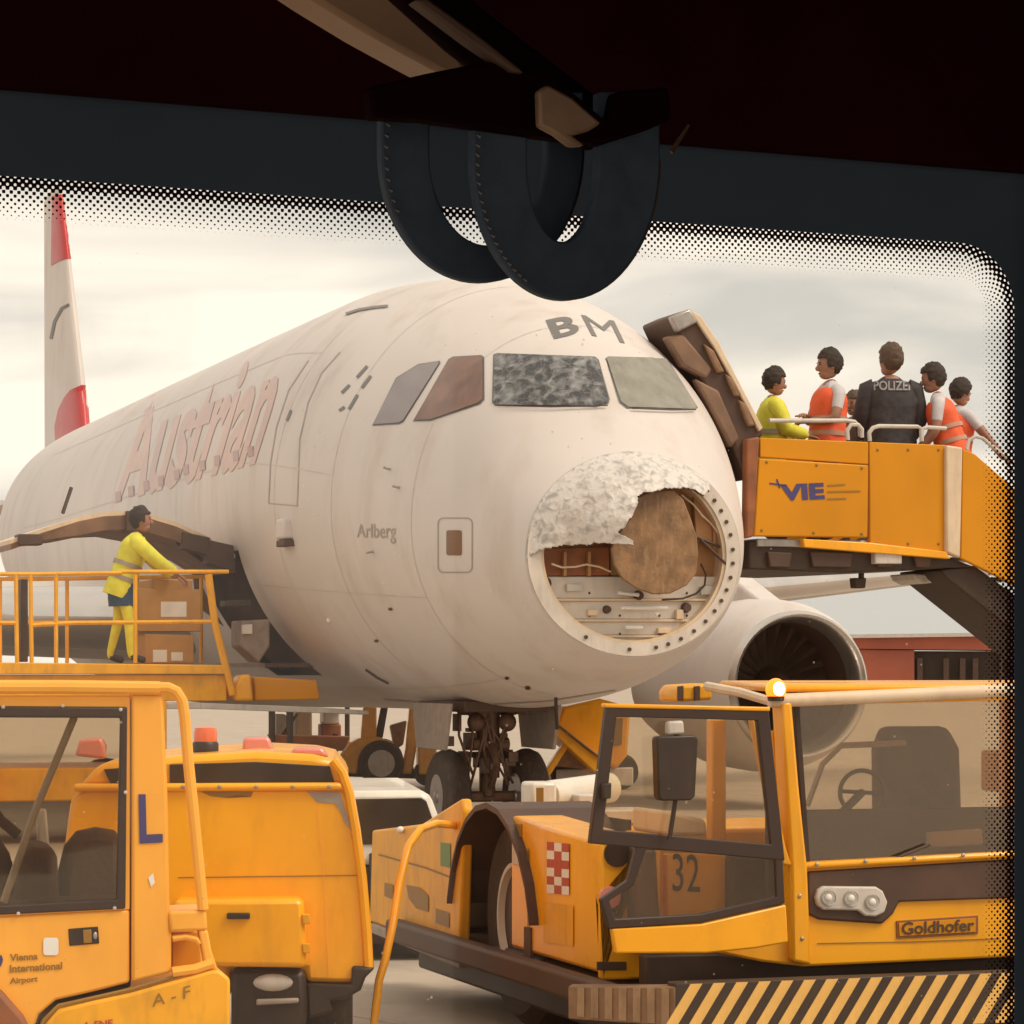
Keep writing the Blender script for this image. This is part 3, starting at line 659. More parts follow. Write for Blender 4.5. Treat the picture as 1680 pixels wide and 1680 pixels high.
mb.build('door_lining', M['bay'], cd, fix=False)
for x0, y0, x1, y1 in ((207, 838, 236, 872), (300, 872, 345, 900), (340, 885, 384, 925), (30, 876, 70, 894)):
    mb = MB(); mb.prism(A.pv([(x0, y0), (x1, y0+(10 if x0 > 250 else 0)), (x1, y1+(12 if x0 > 250 else 0)), (x0, y1)], 8.1), A.V*.3); mb.build('door_latch_box', M['brown'], cd, .01)
for q in ([A.hit(117, 800, 1, 8.3), A.hit(103, 842, 1, 8.2)], [A.hit(290, 890, 1, 8.3), A.hit(340, 925, 1, 8.4)]):
    mb = MB(); mb.tube(q, .022, 6); mb.build('door_strut', M['dark'], cd)
# open cabin door on the far side
D1 = [(1112, 546), (1100, 520), (1132, 506), (1150, 518), (1180, 562), (1215, 630), (1252, 702), (1252, 716), (1236, 724), (1236, 760), (1224, 790), (1200, 720), (1160, 640)]
cdoor = pr(A, 3.0, D1, .85, 'cabin_door', M['brown'], plane, .03); cdoor['label'] = 'cabin door swung open beside the cockpit'
pr(A, 2.96, [(1130, 507), (1150, 518), (1180, 562), (1215, 630), (1252, 702), (1246, 708), (1208, 634), (1172, 570), (1140, 522)], .95, 'door_skin', M['tan'], cdoor, .01)
pr(A, 2.93, [(1100, 520), (1132, 506), (1146, 528), (1112, 545)], .1, 'door_cap', M['steel'], cdoor, .02)
for q in ([(1155, 563), (1172, 575), (1190, 610), (1178, 612)], [(1190, 612), (1202, 620), (1216, 650), (1206, 650)], [(1212, 655), (1224, 662), (1240, 698), (1228, 700)]):
    pr(A, 2.95, q, .1, 'door_rib_panel', M['trim_tan'], cdoor, .02)
for q in ([(1092, 552), (1122, 548), (1170, 605), (1160, 622), (1120, 600)], [(1140, 620), (1180, 640), (1215, 720), (1200, 735)]):
    pr(A, 2.98, q, .15, 'door_bustle', M['bay'], cdoor, .03)

# ------------------------------------------------------------------ people
PM = lambda top, low, shoe='shoe': [M['skin'], M[top] if isinstance(top, str) else top, M[low], M[shoe], M['hair']]
def person(label, at, yaw, H, top, low, arms, lean=0, side=0, head=(0, 0), hair='hair', bare=True, vest=None, vband=True, wide=1.0, jacket=None, shorts=None, step=.0):
    k = H/1.75; at = Vector(at)
    Rz = Matrix.Rotation(math.radians(yaw), 4, 'Z'); pel = Vector((0, 0, .95))
    Rl = Matrix.Translation(pel) @ Matrix.Rotation(math.radians(-lean), 4, 'X') @ Matrix.Rotation(math.radians(side), 4, 'Y') @ Matrix.Translation(-pel)
    up = lambda p: Rl @ Vector(p)
    J = [Vector((0, 0, .95)), up((0, 0, 1.14)), up((0, .0, 1.32)), up((0, -.01, 1.45)), up((0, .0, 1.55))]
    R = [(.155*wide, .115), (.14*wide, .11), (.165*wide, .12), (.085, .075), (.055, .058)]
    E = [(0, 1), (1, 2), (2, 3), (3, 4)]; B = [('t', 0, 1), ('t', 1, 2), ('t', 2, 3), ('n', 3, 4)]
    wr = []
    for sd, (el, wp) in zip((1, -1), arms):
        n = len(J); J += [up((sd*.19*wide, -.01, 1.41)), up(el), up(wp)]; R += [(.068, .068), (.05, .05), (.034, .03)]
        E += [(3, n), (n, n+1), (n+1, n+2)]; B += [('t', 3, n), ('a', n, n+1), ('f', n+1, n+2)]; wr.append((J[n+1], J[n+2]))
    for sd in (1, -1):
        n = len(J); st = step*sd
        J += [Vector((sd*.095, 0, .88)), Vector((sd*.11, .02+st*.5, .50)), Vector((sd*.12, -.02+st, .09)), Vector((sd*.13, .15+st, .045))]
        R += [(.095, .1), (.065, .07), (.045, .05), (.042, .036)]
        E += [(0, n), (n, n+1), (n+1, n+2), (n+2, n+3)]; B += [('l', 0, n), ('l', n, n+1), ('l', n+1, n+2), ('s', n+2, n+3)]
    def skin(JJ, RR, EE, lv=1, rem=0):
        me = bpy.data.meshes.new('s'); me.from_pydata(JJ, EE, [])
        ob = bpy.data.objects.new('s', me); COL.objects.link(ob); md = ob.modifiers.new('skin', 'SKIN'); md.branch_smoothing = .3
        bm = bmesh.new(); bm.from_mesh(me); ly = bm.verts.layers.skin.verify()
        for v, r in zip(bm.verts, RR): v[ly].radius = r; v[ly].use_root = v.index == 0
        bm.to_mesh(me); bm.free(); sb = ob.modifiers.new('sub', 'SUBSURF'); sb.levels = lv; sb.render_levels = lv
        if rem:
            rm = ob.modifiers.new('remesh', 'REMESH'); rm.mode = 'VOXEL'; rm.voxel_size = rem
            sm_ = ob.modifiers.new('smooth', 'SMOOTH'); sm_.iterations = 4
        dg = bpy.context.evaluated_depsgraph_get(); dg.update(); m2 = bpy.data.meshes.new_from_object(ob.evaluated_get(dg))
        vv = [v.co.copy() for v in m2.vertices]; f = [tuple(p.vertices) for p in m2.polygons]
        bpy.data.objects.remove(ob); bpy.data.meshes.remove(me); bpy.data.meshes.remove(m2); return vv, f
    mb = MB(); vv, ff = skin(J, R, E, 2); mb.add(vv, ff)
    mi = []
    mm = {'t': 1, 'a': 1, 'f': 0 if bare else 1, 'n': 0, 'l': 2, 's': 3}
    for f in ff:
        c = sum((vv[i] for i in f), Vector())/len(f); best = 9; b = 't'
        for kk, p, q in B:
            d = J[q]-J[p]; t = max(0, min(1, (c-J[p]).dot(d)/max(1e-6, d.dot(d)))); e = (c-J[p]-d*t).length-sum(R[p])/2*(1-t)-sum(R[q])/2*t
            if kk == 'a' and bare and t > .62: kk2 = 'f'
            else: kk2 = kk
            if e < best: best = e; b = kk2
        mi.append(mm[b])
    # head with face, ears
    hy, hp = head; hc = J[4]+Vector((0, .015, .11)); hR = (Rl.to_3x3() @ Matrix.Rotation(math.radians(hy), 3, 'Z') @ Matrix.Rotation(math.radians(-hp), 3, 'X'))
    hx, hyv, hz = (hR @ Vector((1, 0, 0)))*1.1, (hR @ Vector((0, 1, 0)))*1.1, (hR @ Vector((0, 0, 1)))*1.08
    def add(fn, m):
        n = len(mb.f); fn(); mi.extend([m]*(len(mb.f)-n))
    q = lambda x, y, z: hc+hx*x+hyv*y+hz*z
    add(lambda: mb.ell(q(0, 0, .01), (.078, .098, .118), 16, 12, (hx, hyv, hz)), 0)
    add(lambda: mb.ell(q(0, .03, -.065), (.055, .062, .05), 12, 8, (hx, hyv, hz)), 0)
    add(lambda: mb.ell(q(0, .098, -.015), (.014, .024, .024), 8, 6, (hx, hyv, hz)), 0)
    add(lambda: mb.ell(q(0, .09, -.058), (.026, .008, .006), 8, 4, (hx, hyv, hz)), 4)
    for sd in (1, -1):
        add(lambda: mb.ell(q(sd*.03, .085, .018), (.013, .01, .007), 8, 5, (hx, hyv, hz)), 4)
        add(lambda: mb.ell(q(sd*.03, .088, .036), (.02, .008, .004), 8, 4, (hx, hyv, hz)), 4)
        add(lambda: mb.ell(q(sd*.08, -.01, 0), (.012, .024, .034), 8, 6, (hx, hyv, hz)), 0)
    # hands: palm, four fingers of different length, thumb from the side
    for sd, (el, wp) in zip((1, -1), wr):
        d = (wp-el).normalized(); sx = d.cross(Vector((0, 0, 1))); sx = sx.normalized() if sx.length > .1 else Vector((1, 0, 0)); nz_ = sx.cross(d)
        add(lambda: mb.ell(wp+d*.05, (.04, .055, .018), 10, 6, (sx, d, nz_)), 0)
        for fi, (o_, l_) in enumerate(((-.028, .062), (-.009, .075), (.010, .07), (.027, .052))):
            p0 = wp+d*.085+sx*o_; p1 = p0+d*l_*.55-nz_*.012; p2 = p1+d*l_*.35-nz_*.026
            add(lambda: mb.tube([p0, p1, p2], [.0095, .009, .007], 6), 0)
        p0 = wp+d*.03+sx*.036*sd; p1 = p0+sx*.028*sd+d*.03-nz_*.008; p2 = p1+d*.03+sx*.004*sd-nz_*.01
        add(lambda: mb.tube([p0, p1, p2], [.012, .011, .008], 6), 0)
    T = Matrix.Translation(at) @ Rz @ Matrix.Scale(k, 4)
    ps = PM(top, low)
    def fin_(m, name, mats, parent=None, ids=None):
        me = bpy.data.meshes.new(name); me.from_pydata([T @ v - (base(parent) if parent else at) for v in m.v], [], m.f)
        ob = finish(name, me, mats, parent, 70)
        if ids:
            for p, i_ in zip(me.polygons, ids): p.material_index = i_
        if parent is None: ob.location = at; ORG[ob.name] = at.copy()
        return ob
    ob = fin_(mb, 'person', ps, None, mi); tag(ob, label, 'person')
    # hair
    h = MB(); hv = MB(); hv.ell((0, -.014, .036), (.098, .116, .128), 40, 30); keep = []
    rg = random.Random(int(at.x*100))
    off = Vector((rg.random()*9, rg.random()*9, 0))
    for f in hv.f:
        c = sum((hv.v[i] for i in f), Vector())/len(f)
        if (c.y > .035 and c.z < .072) or c.z < -.075 or (c.y > -.03 and c.z < -.012): continue
        keep.append(f)
    h.add([q(*(v*(1+.09*noise.noise(v*34+off)+.07*noise.noise(v*90+off)))) for v in hv.v], keep)
    used = sorted({i for f in keep for i in f}); mp_ = {i: n for n, i in enumerate(used)}
    h.v = [h.v[i] for i in used]; h.f = [tuple(mp_[i] for i in f) for f in keep]
    fin_(h, 'hair', M[hair], ob)
    def loft(tab, amp, seed, tr=up):
        m = MB(); nr, n_ = 22, 30; z0, z1 = tab[0][0], tab[-1][0]
        for r in range(nr+1):
            z = z0+(z1-z0)*r/nr; rx = smooth_tab([(t_[0], t_[1]) for t_ in tab], z); ry = smooth_tab([(t_[0], t_[2]) for t_ in tab], z)
            for i in range(n_):
                g_ = 2*math.pi*i/n_; c_, s_ = math.cos(g_), math.sin(g_)
                p = Vector((math.copysign(abs(c_)**.8, c_)*rx*wide, math.copysign(abs(s_)**.9, s_)*ry, z))
                f_ = 1+amp*(noise.noise(p*7+Vector((seed, 0, 0)))+.6*noise.noise(Vector((p.x*9, p.y*9, z*22+seed))))
                m.v.append(tr(Vector((p.x*f_, p.y*f_, z))))
        for r in range(nr):
            for i in range(n_): m.f.append((r*n_+i, r*n_+(i+1) % n_, (r+1)*n_+(i+1) % n_, (r+1)*n_+i))
        m.f += [tuple(range(n_)), tuple(range((nr+1)*n_-1, nr*n_-1, -1))]
        return m
    if jacket:
        v_ = loft([(.76, .215, .165), (.95, .21, .16), (1.12, .205, .155), (1.32, .225, .155), (1.41, .215, .135), (1.46, .15, .105), (1.50, .085, .08)], .07, at.x*9)
        for n_ in (5, 8):
            a, b, c = J[n_], J[n_+1], J[n_+1]*.22+J[n_+2]*.78; pts = [a*.8+J[3]*.2, a, a*.5+b*.5, b, b*.5+c*.5, c]
            v_.tube([p+Vector((noise.noise(p*9), noise.noise(p*9+Vector((3, 0, 0))), 0))*.012 for p in pts], [.085, .092, .086, .080, .072, .062], 14)
        jk = fin_(v_, 'jacket', M[jacket], ob)
        if jacket == 'hiyel':
            for zb in (.98, 1.14):
                b_ = MB(); n_ = 30
                for dz in (-.024, .024):
                    for i in range(n_):
                        g_ = 2*math.pi*i/n_; c_, s_ = math.cos(g_), math.sin(g_); b_.v.append(up((math.copysign(abs(c_)**.8, c_)*.222, math.copysign(abs(s_)**.9, s_)*.170, zb+dz)))
                b_.f = [(i, (i+1) % n_, n_+(i+1) % n_, n_+i) for i in range(n_)]; fin_(b_, 'reflective_band', M['grey'], jk)
    if vest:
        v_ = loft([(.84, .205, .165), (1.0, .20, .16), (1.15, .195, .155), (1.32, .205, .155), (1.40, .175, .135), (1.45, .12, .10)], .05, at.x*7); vo = fin_(v_, 'safety_vest', M[vest], ob)
        if vband:
            for zb in (1.02, 1.16):
                b_ = MB(); n_ = 28
                for dz in (-.022, .022):
                    for i in range(n_):
                        g_ = 2*math.pi*i/n_; b_.v.append(up((.212*wide*math.cos(g_), .172*math.sin(g_), zb+dz)))
                b_.f = [(i, (i+1) % n_, n_+(i+1) % n_, n_+i) for i in range(n_)]; fin_(b_, 'reflective_band', M['band'], vo)
    if shorts:
        v_ = loft([(.66, .19, .15), (.8, .195, .16), (.92, .195, .16), (1.0, .17, .14)], .05, 3, lambda p: p); fin_(v_, 'shorts', M[shorts], ob)
    return ob, up, T
DOWN = (((.23, .02, 1.13), (.24, .10, .90)), ((-.23, .02, 1.13), (-.24, .10, .90)))
FOLD = (((.25, .06, 1.14), (.02, .24, 1.17)), ((-.25, .06, 1.14), (-.02, .22, 1.12)))

# ------------------------------------------------------------------ boarding stairs
B5 = Fr(P(1240, 800, 29.5), 22)
st = thing('boarding_stairs', 'yellow boarding stairs platform with blue airport logo beside the open cabin door', 'boarding stairs', B5.w(6.2, 1.1, 0))
def s5(pts, v, dep, name, m, bev=.01, parent=st): return pr(B5, v, pts, dep, name, m, parent, bev)
s5([(1247, 718), (1425, 725), (1425, 762), (1247, 750)], .02, .05, 'upper_panel', M['amber'])
lp = s5([(1246, 752), (1425, 763), (1424, 882), (1237, 880)], -.02, .07, 'logo_panel', M['amber'], .015)
s5([(1427, 725), (1553, 730), (1553, 906), (1427, 897)], .015, .05, 'side_panel', M['amber'])
s5([(1318, 884), (1427, 890), (1553, 905), (1560, 917), (1320, 898)], -.03, .12, 'sill_beam', M['yellow'])
s5([(1553, 730), (1580, 734), (1576, 916), (1553, 906)], -.035, .10, 'corner_post', M['tan'], .02)['label'] = 'pale corner post'
s5([(1226, 720), (1247, 716), (1238, 880), (1224, 884)], -.02, .12, 'door_post', M['rust'], .02)
s5([(1580, 736), (1600, 745), (1640, 780), (1960, 1062), (1960, 1200), (1660, 957), (1576, 916)], -.01, .06, 'stair_side', M['amber'], .012)
s5([(1580, 736), (1600, 745), (1640, 780), (1960, 1062), (1960, 1200), (1660, 957), (1576, 916)], 2.0, .06, 'stair_side', M['amber'], .012)
s5([(1229, 886), (1420, 892), (1560, 915), (1600, 930), (1430, 938), (1380, 940), (1229, 934)], .10, 1.9, 'underframe', M['dark'], .02)
for x0, x1 in ((1260, 1300), (1330, 1400), (1436, 1470), (1500, 1530)):
    s5([(x0, 905), (x1, 907), (x1-4, 931), (x0+4, 930)], .05, .08, 'underframe_bracket', M['brown'], .01)
s5([(1436, 898), (1480, 902), (1480, 925), (1436, 925)], .0, .1, 'junction_box', M['lgrey'], .01)
s5([(1545, 935), (1600, 928), (1960, 1190), (1960, 1262), (1680, 1050), (1552, 948)], .12, .9, 'stringer', M['dark'], .02)
s5([(1497, 941), (1548, 943), (1540, 955), (1515, 958), (1502, 951)], .5, .5, 'float_lamp', M['lgrey'], .02)
mb = MB(); mb.tube([B5.hit(1413, 940, 1, .4), B5.hit(1413, 950, 1, .4)], .03, 8); s_ = mb.build('hanging_lamp_stem', M['dark'], st)
s5([(1402, 948), (1422, 948), (1420, 965), (1404, 965)], .35, .12, 'hanging_lamp', M['dark'], .01, s_)
mb = MB(); B5.bx(mb, .05, 2.2, .06, 2.1, 3.06, 3.14); mb.build('deck', M['steel'], st, .01)
s5([(1270, 722), (1578, 737), (1560, 905), (1270, 886)], 2.1, .05, 'far_side_panel', M['amber'])
for i in range(14):
    u = 2.25+i*.32; z = 3.22-i*.215
    mb = MB(); B5.bx(mb, u, u+.36, .14, 1.02, z-.04, z); mb.build('stair_tread', M['steel'], st)
def rail5(pts, v, r=.022, m='lgrey', name='handrail'):
    mb = MB(); mb.tube([B5.hit(x, y, 1, v) for x, y in pts], r, 8); return mb.build(name, M[m], st)
rail5([(1262, 690), (1300, 690), (1388, 690), (1402, 692), (1410, 700), (1411, 716)], .1)
rail5([(1391, 722), (1390, 706), (1396, 697), (1408, 697), (1414, 704), (1414, 718)], .05)
rail5([(1427, 724), (1426, 710), (1432, 702), (1442, 699), (1505, 700), (1511, 703), (1512, 724)], .04)
rail5([(1512, 724), (1513, 704), (1520, 701), (1552, 703)], .1)
rail5([(1586, 738), (1590, 722), (1600, 716), (1612, 719), (1640, 742), (1700, 790), (1960, 1010)], .05, .02)
mb = MB(); B5.bx(mb, 4.0, 9.0, .2, 1.9, .45, .95); mb.build('chassis', M['amber'], st, .03)
mb = MB(); mb.prism([B5.w(3.9, .5, .9), B5.w(4.7, .5, .9), B5.w(4.1, .5, 2.0), B5.w(3.8, .5, 2.1)], B5.V*1.1); mb.build('support_frame', M['dark'], st, .02)
mb = MB(); mb.prism([B5.w(3.6, .4, .5), B5.w(4.2, .4, .5), B5.w(4.2, .4, .95), B5.w(3.6, .4, .95)], B5.V*1.3); mb.build('chassis_nose', M['amber'], st, .03)
for u in (4.6, 8.0):
    for v in (.3, 1.8):
        mb = MB(); mb.lathe([(.15, -.1), (.36, -.12), (.42, -.06), (.42, .06), (.36, .12), (.15, .1)], B5.w(u, v, .42), B5.V, 24); mb.build('wheel', M['rubber'], st)
for x, y in [(1258, 758), (1340, 763), (1414, 768), (1250, 870), (1335, 874), (1414, 876)]:
    mb = MB(); mb.ell(B5.hit(x, y, 1, -.022), (.016, .012, .016), 8, 5, B5.ax); mb.build('bolt', M['olive'], st)
for x in (1440, 1490, 1540):
    for y in (738, 892):
        mb = MB(); mb.ell(B5.hit(x, y, 1, .013), (.016, .012, .016), 8, 5, B5.ax); mb.build('bolt', M['olive'], st)
h5 = on(B5, 1, -.02)
text('VIE', [(1281, 822), (1353, 819), (1351, 792), (1279, 795)], h5, 'logo_letters', M['blue'], lp, .006, 0, .05)
for q in ([(1262, 793), (1290, 797)], [(1274, 786), (1279, 801)], [(1357, 797), (1386, 795)], [(1357, 807), (1411, 806)], [(1357, 819), (1388, 818)]):
    fline(q, 2.6, 'logo_bar', M['blue'] if q[0][0] < 1300 else M['olive'], .006, h5, lp)
ZD = 3.14
def on5(x, v): p = B5.hit(x, 800, 1, v); return Vector((p.x, p.y, ZD))
person('person with dark curly hair in a yellow hi-vis jacket nearest the open cabin door', on5(1264, .9), -80, 1.74, 'hiyel', 'trouser', (((.24, .10, 1.17), (.16, .36, 1.12)), ((-.22, .06, 1.15), (-.05, .30, 1.05))), bare=False, lean=3, head=(0, 6), jacket='hiyel')
person('person in orange vest over white shirt, arms folded, looking left on the platform', on5(1357, .8), 112, 1.94, 'shirt', 'trouser', FOLD, head=(-10, 8), vest='hior', lean=-3)
person('person with short brown hair half hidden behind the officer in the dark jacket', on5(1402, 1.7), 140, 1.62, 'brown', 'trouser', DOWN, hair='hair2', head=(0, 5))
pol, pup, pT = person('police officer seen from behind in dark jacket with letters across the shoulders', on5(1461, .9), 8, 2.03, 'police', 'trouser', (((.27, .0, 1.14), (.22, .14, .96)), ((-.27, .0, 1.14), (-.22, .14, .96))), bare=False, wide=1.12, hair='hair2', head=(25, 0), jacket='police')
pjk = [c for c in pol.children if c.name.startswith('jacket')][0]
person('person in orange vest and white sleeves leaning on the corner of the stairs rail', on5(1562, .65), 80, 1.86, 'shirt', 'trouser', (((.21, .16, 1.16), (.10, .38, 1.02)), ((-.24, .10, 1.14), (-.16, .34, 1.0))), lean=17, head=(0, -8), vest='hior')
person('person with dark hair behind the leaning one, arm stretched down the stairs', on5(1564, 1.5), -60, 1.78, 'shirt', 'trouser', (((.30, .16, 1.22), (.42, .36, .98)), ((-.22, .12, 1.14), (-.1, .3, 1.02))), lean=8, head=(0, 10), vest='hior')
for o in [o for o in bpy.data.objects if o.name.startswith('person') and o.get('category')]: o['group'] = 'people on the boarding stairs platform'
# letters on the officer's back, wrapped on the jacket
pb = BVHTree.FromPolygons([v.co+pol.location for v in pjk.data.vertices], [tuple(p.vertices) for p in pjk.data.polygons])
def phit(x, y):
    h = pb.ray_cast(Vector((0, 0, ZC)), ray(x, y).normalized()); return (h[0], h[1] if h[1].dot(ray(x, y)) < 0 else -h[1]) if h[0] else None
text('POLIZEI', [(1434, 641), (1492, 641), (1492, 626), (1434, 626)], phit, 'back_letters', M['bandp'], pjk, .012, 1, .02)

# ------------------------------------------------------------------ cargo loader at the hold door
C = Fr(P(390, 1150, 31.2), 17.8)
ld = thing('cargo_loader', 'yellow cargo loader with railed deck raised to the hold door', 'cargo loader', C.w(-2, 1.2, 0))
def s4(pts, v, dep, name, m, bev=.01, parent=ld): return pr(C, v, pts, dep, name, m, parent, bev)
s4([(-70, 1086), (374, 1091), (380, 1106), (-70, 1106)], -.03, 2.5, 'deck', M['yellow_old'])
s4([(-70, 1107), (372, 1107), (372, 1150), (-70, 1150)], .05, .3, 'side_beam', M['yellow_old'])
s4([(-70, 1107), (372, 1107), (372, 1150), (-70, 1150)], 2.1, .3, 'side_beam', M['yellow_old'])
s4([(418, 1110), (520, 1116), (526, 1148), (418, 1150)], .1, 1.6, 'bridge_plate', M['amber'], .02)
s4([(386, 1150), (383, 1130), (395, 1108), (412, 1106), (417, 1150)], .02, .3, 'bridge_hinge', M['yellow'], .03)
s4([(330, 1153), (520, 1160), (605, 1166), (605, 1173), (330, 1163)], .0, .25, 'lower_beam', M['lgrey'])
s4([(-70, 1153), (330, 1153), (330, 1163), (-70, 1163)], .0, .25, 'lower_beam', M['lgrey'])
for x, w in ((446, 9), (476, 9)):
    for v in (.05, 1.7):
        p = C.hit(x, 1160, 1, v); mb = MB(); mb.tube([p, Vector((p.x, p.y, 0))], .035, 8); mb.build('leg', M['dark'], ld)
for x in (-40, 248):
    for v in (.1, 2.1):
        p = C.hit(x, 1150, 1, v); mb = MB(); mb.box((p.x, p.y, .75), (.28, .28, 1.5), C.ax); mb.build('mast', M['yellow_old'], ld, .01)
for u in (-3.4, -1.0):
    for v in (.25, 2.2):
        mb = MB(); mb.lathe([(.15, -.1), (.36, -.12), (.42, -.06), (.42, .06), (.36, .12), (.15, .1)], C.w(u, v, .42), C.V, 20); mb.build('wheel', M['rubber'], ld)
mb = MB(); C.bx(mb, -4.2, -.3, .3, 2.1, .45, .8); mb.build('chassis', M['yellow_old'], ld, .02)
def rail4(pts, v, r, name='guard_rail', m='worn'):
    mb = MB(); mb.tube([C.hit(x, y, 1, v) for x, y in pts], r, 8); return mb.build(name, M['yellow_old' if m == 'worn' else m], ld)
rail4([(-70, 942), (60, 942), (200, 940)], .0, .022); rail4([(200, 938), (375, 938)], .0, .022)
rail4([(-70, 1022), (26, 1022)], .0, .022); rail4([(50, 1026), (120, 1022), (352, 1020)], .0, .022)
for x in (26, 50, 92, 222): rail4([(x, 942), (x+(2 if x < 60 else 0), 1088)], .0, .022, 'rail_post')
rail4([(342, 942), (352, 1020), (382, 1140)], .0, .04, 'rail_post')
rail4([(-70, 950), (60, 950), (340, 946)], 2.4, .022); rail4([(-70, 1022), (340, 1020)], 2.4, .022)
for x in (0, 110, 225, 330): rail4([(x, 948), (x, 1088)], 2.4, .022, 'rail_post')
s4([(34, 950), (46, 950), (46, 1086), (34, 1086)], .9, .2, 'control_post', M['dark'], .01)
s4([(395, 1018), (443, 1016), (443, 1060), (425, 1088), (395, 1060)], 1.2, .5, 'control_cabinet', M['grey'], .02)
s4([(370, 985), (412, 984), (412, 995), (370, 995)], 1.1, .3, 'control_shelf', M['dark'], .01)
s4([(398, 1025), (414, 1024), (414, 1040), (398, 1040)], 1.15, .06, 'notice', M['sticker'], .002)
person('person in yellow hi-vis and blue shorts reaching under the open hold door', Vector(tuple(C.hit(200, 1088, 1, .9).xy)+(1.88,)), -82, 1.66, 'hiyel', 'hiyel', (((.26, .26, 1.30), (.16, .58, 1.22)), ((-.20, .28, 1.28), (-.06, .58, 1.20))), lean=20, head=(0, -22), shorts='shorts', step=.12, jacket='hiyel')
BXS = [((225, 965, 330, 1036), .7, 'tall brown cardboard box with white label standing on the loader deck', [(264, 987, 306, 1012)]),
       ((238, 1040, 318, 1088), .55, 'brown cardboard box with two white labels at the bottom of the stack on the loader', [(251, 1066, 274, 1086), (281, 1070, 300, 1084)]),
       ((252, 950, 316, 968), .9, 'flat brown carton on top of the stacked boxes', [])]
for (x0, y0, x1, y1), dep, lb, labs in BXS:
    v0 = 1.0; bb = MB(); bb.prism(C.pv([(x0, y0), (x1, y0+2), (x1, y1), (x0, y1)], v0), C.V*dep)
    o = bb.build('cardboard_box', M['card'], None, .01); ct = C.hit((x0+x1)/2, y1, 1, v0); rebase(o, ct); tag(o, lb, 'box', 'boxes stacked on the cargo loader')
    for a, b, c, d in labs: pr(C, v0-.004, [(a, b), (c, b), (c, d), (a, d)], .003, 'paper_label', M['sticker'], o)

# ------------------------------------------------------------------ far apron: red building, ground vehicles behind the nose
bd = thing('terminal_building', 'long low building with red upper wall and dark openings on the horizon', 'building', (40, 260, 0))
FB_ = Fr(P(1400, 1095, 260), -4)
def sb(pts, v, dep, name, m, parent=bd, bev=0): return pr(FB_, v, pts, dep, name, M[m], parent, bev)
sb([(1380, 1046), (1760, 1041), (1760, 1068), (1380, 1064)], 0, 14, 'upper_wall', 'redwall')
sb([(1380, 1041), (1760, 1036), (1760, 1042), (1380, 1047)], -.6, 15, 'roof', 'lgrey')
sb([(1380, 1065), (1500, 1067), (1500, 1140), (1380, 1140)], .3, 13, 'wall', 'redwall')
sb([(1500, 1068), (1760, 1069), (1760, 1140), (1500, 1140)], 1.5, 12, 'wall', 'dark')
for x in (1505, 1548, 1575, 1596, 1640, 1690): sb([(x, 1080), (x+9, 1080), (x+9, 1140), (x, 1140)], .4, .6, 'column', 'brown')
tr_ = thing('wheeled_tractor', 'small yellow tractor with one large wheel under the aircraft nose', 'tractor', P(625, 1290, 46))
T6 = Fr(P(625, 1290, 46), 6)
def s6(pts, v, dep, name, m, bev=.03, parent=tr_): return pr(T6, v, pts, dep, name, M[m], parent, bev)
s6([(556, 1268), (560, 1240), (574, 1220), (590, 1211), (622, 1209), (645, 1218), (660, 1240), (660, 1256), (640, 1232), (612, 1228), (592, 1244), (586, 1270)], .0, .5, 'fender', 'yellow')
s6([(596, 1160), (618, 1160), (618, 1212), (592, 1212)], .2, .15, 'mast', 'yellow'); s6([(625, 1160), (637, 1160), (628, 1212), (615, 1212)], .3, .1, 'strut', 'dark')
s6([(672, 1160), (693, 1160), (684, 1225), (676, 1270), (658, 1270), (666, 1230)], .1, .2, 'boom', 'yellow')
s6([(686, 1226), (717, 1225), (716, 1271), (687, 1271)], .0, .5, 'battery_box', 'yellow')
s6([(560, 1250), (690, 1262), (690, 1278), (560, 1274)], .3, .9, 'frame', 'dark'); s6([(692, 1196), (706, 1196), (706, 1220), (692, 1224)], .1, .3, 'tank', 'lgrey')
s6([(640, 1190), (668, 1182), (662, 1222), (648, 1230)], .6, .3, 'seat', 'trim_tan')
for v in (-.02, 1.2):
    c = T6.hit(625, 1258, 1, v); c.z = .36
    mb = MB(); mb.lathe([(.2, -.1), (.31, -.12), (.355, -.06), (.36, .0), (.355, .06), (.31, .12), (.2, .1)], c, T6.V, 28); w_ = mb.build('wheel', M['rubber'], tr_)
    mb = MB(); mb.lathe([(.21, -.105), (.19, -.07), (.09, -.06), (.085, -.10), (.03, -.10), (.02, -.06)], c, T6.V, 20); mb.build('rim', M['lgrey'], w_)
for x in (700,):
    for v in (.1, 1.1):
        c = T6.hit(x, 1275, 1, v); c.z = .2
        mb = MB(); mb.lathe([(.05, -.08), (.19, -.08), (.2, 0), (.19, .08), (.05, .08)], c, T6.V, 20); mb.build('front_wheel', M['rubber'], tr_)
bc = thing('baggage_cart', 'loaded baggage cart with thin dark posts left of the small tractor', 'baggage cart', P(500, 1290, 48))
T7 = Fr(P(500, 1290, 48), 10)
def s7(pts, v, dep, name, m, bev=.02, parent=bc): return pr(T7, v, pts, dep, name, M[m], parent, bev)
s7([(440, 1215), (575, 1215), (575, 1232), (440, 1230)], .0, 1.4, 'bed', 'yellow_old')
for x, v in ((446, 0), (474, 0), (446, 1.3), (570, 1.3)): s7([(x-4, 1150), (x+4, 1150), (x+4, 1218), (x-4, 1218)], v, .06, 'post', 'dark')
s7([(486, 1170), (456, 1212), (462, 1212), (492, 1170)], .02, .05, 'brace', 'dark')
s7([(442, 1150), (575, 1150), (575, 1156), (442, 1156)], .0, 1.4, 'canopy', 'lgrey')
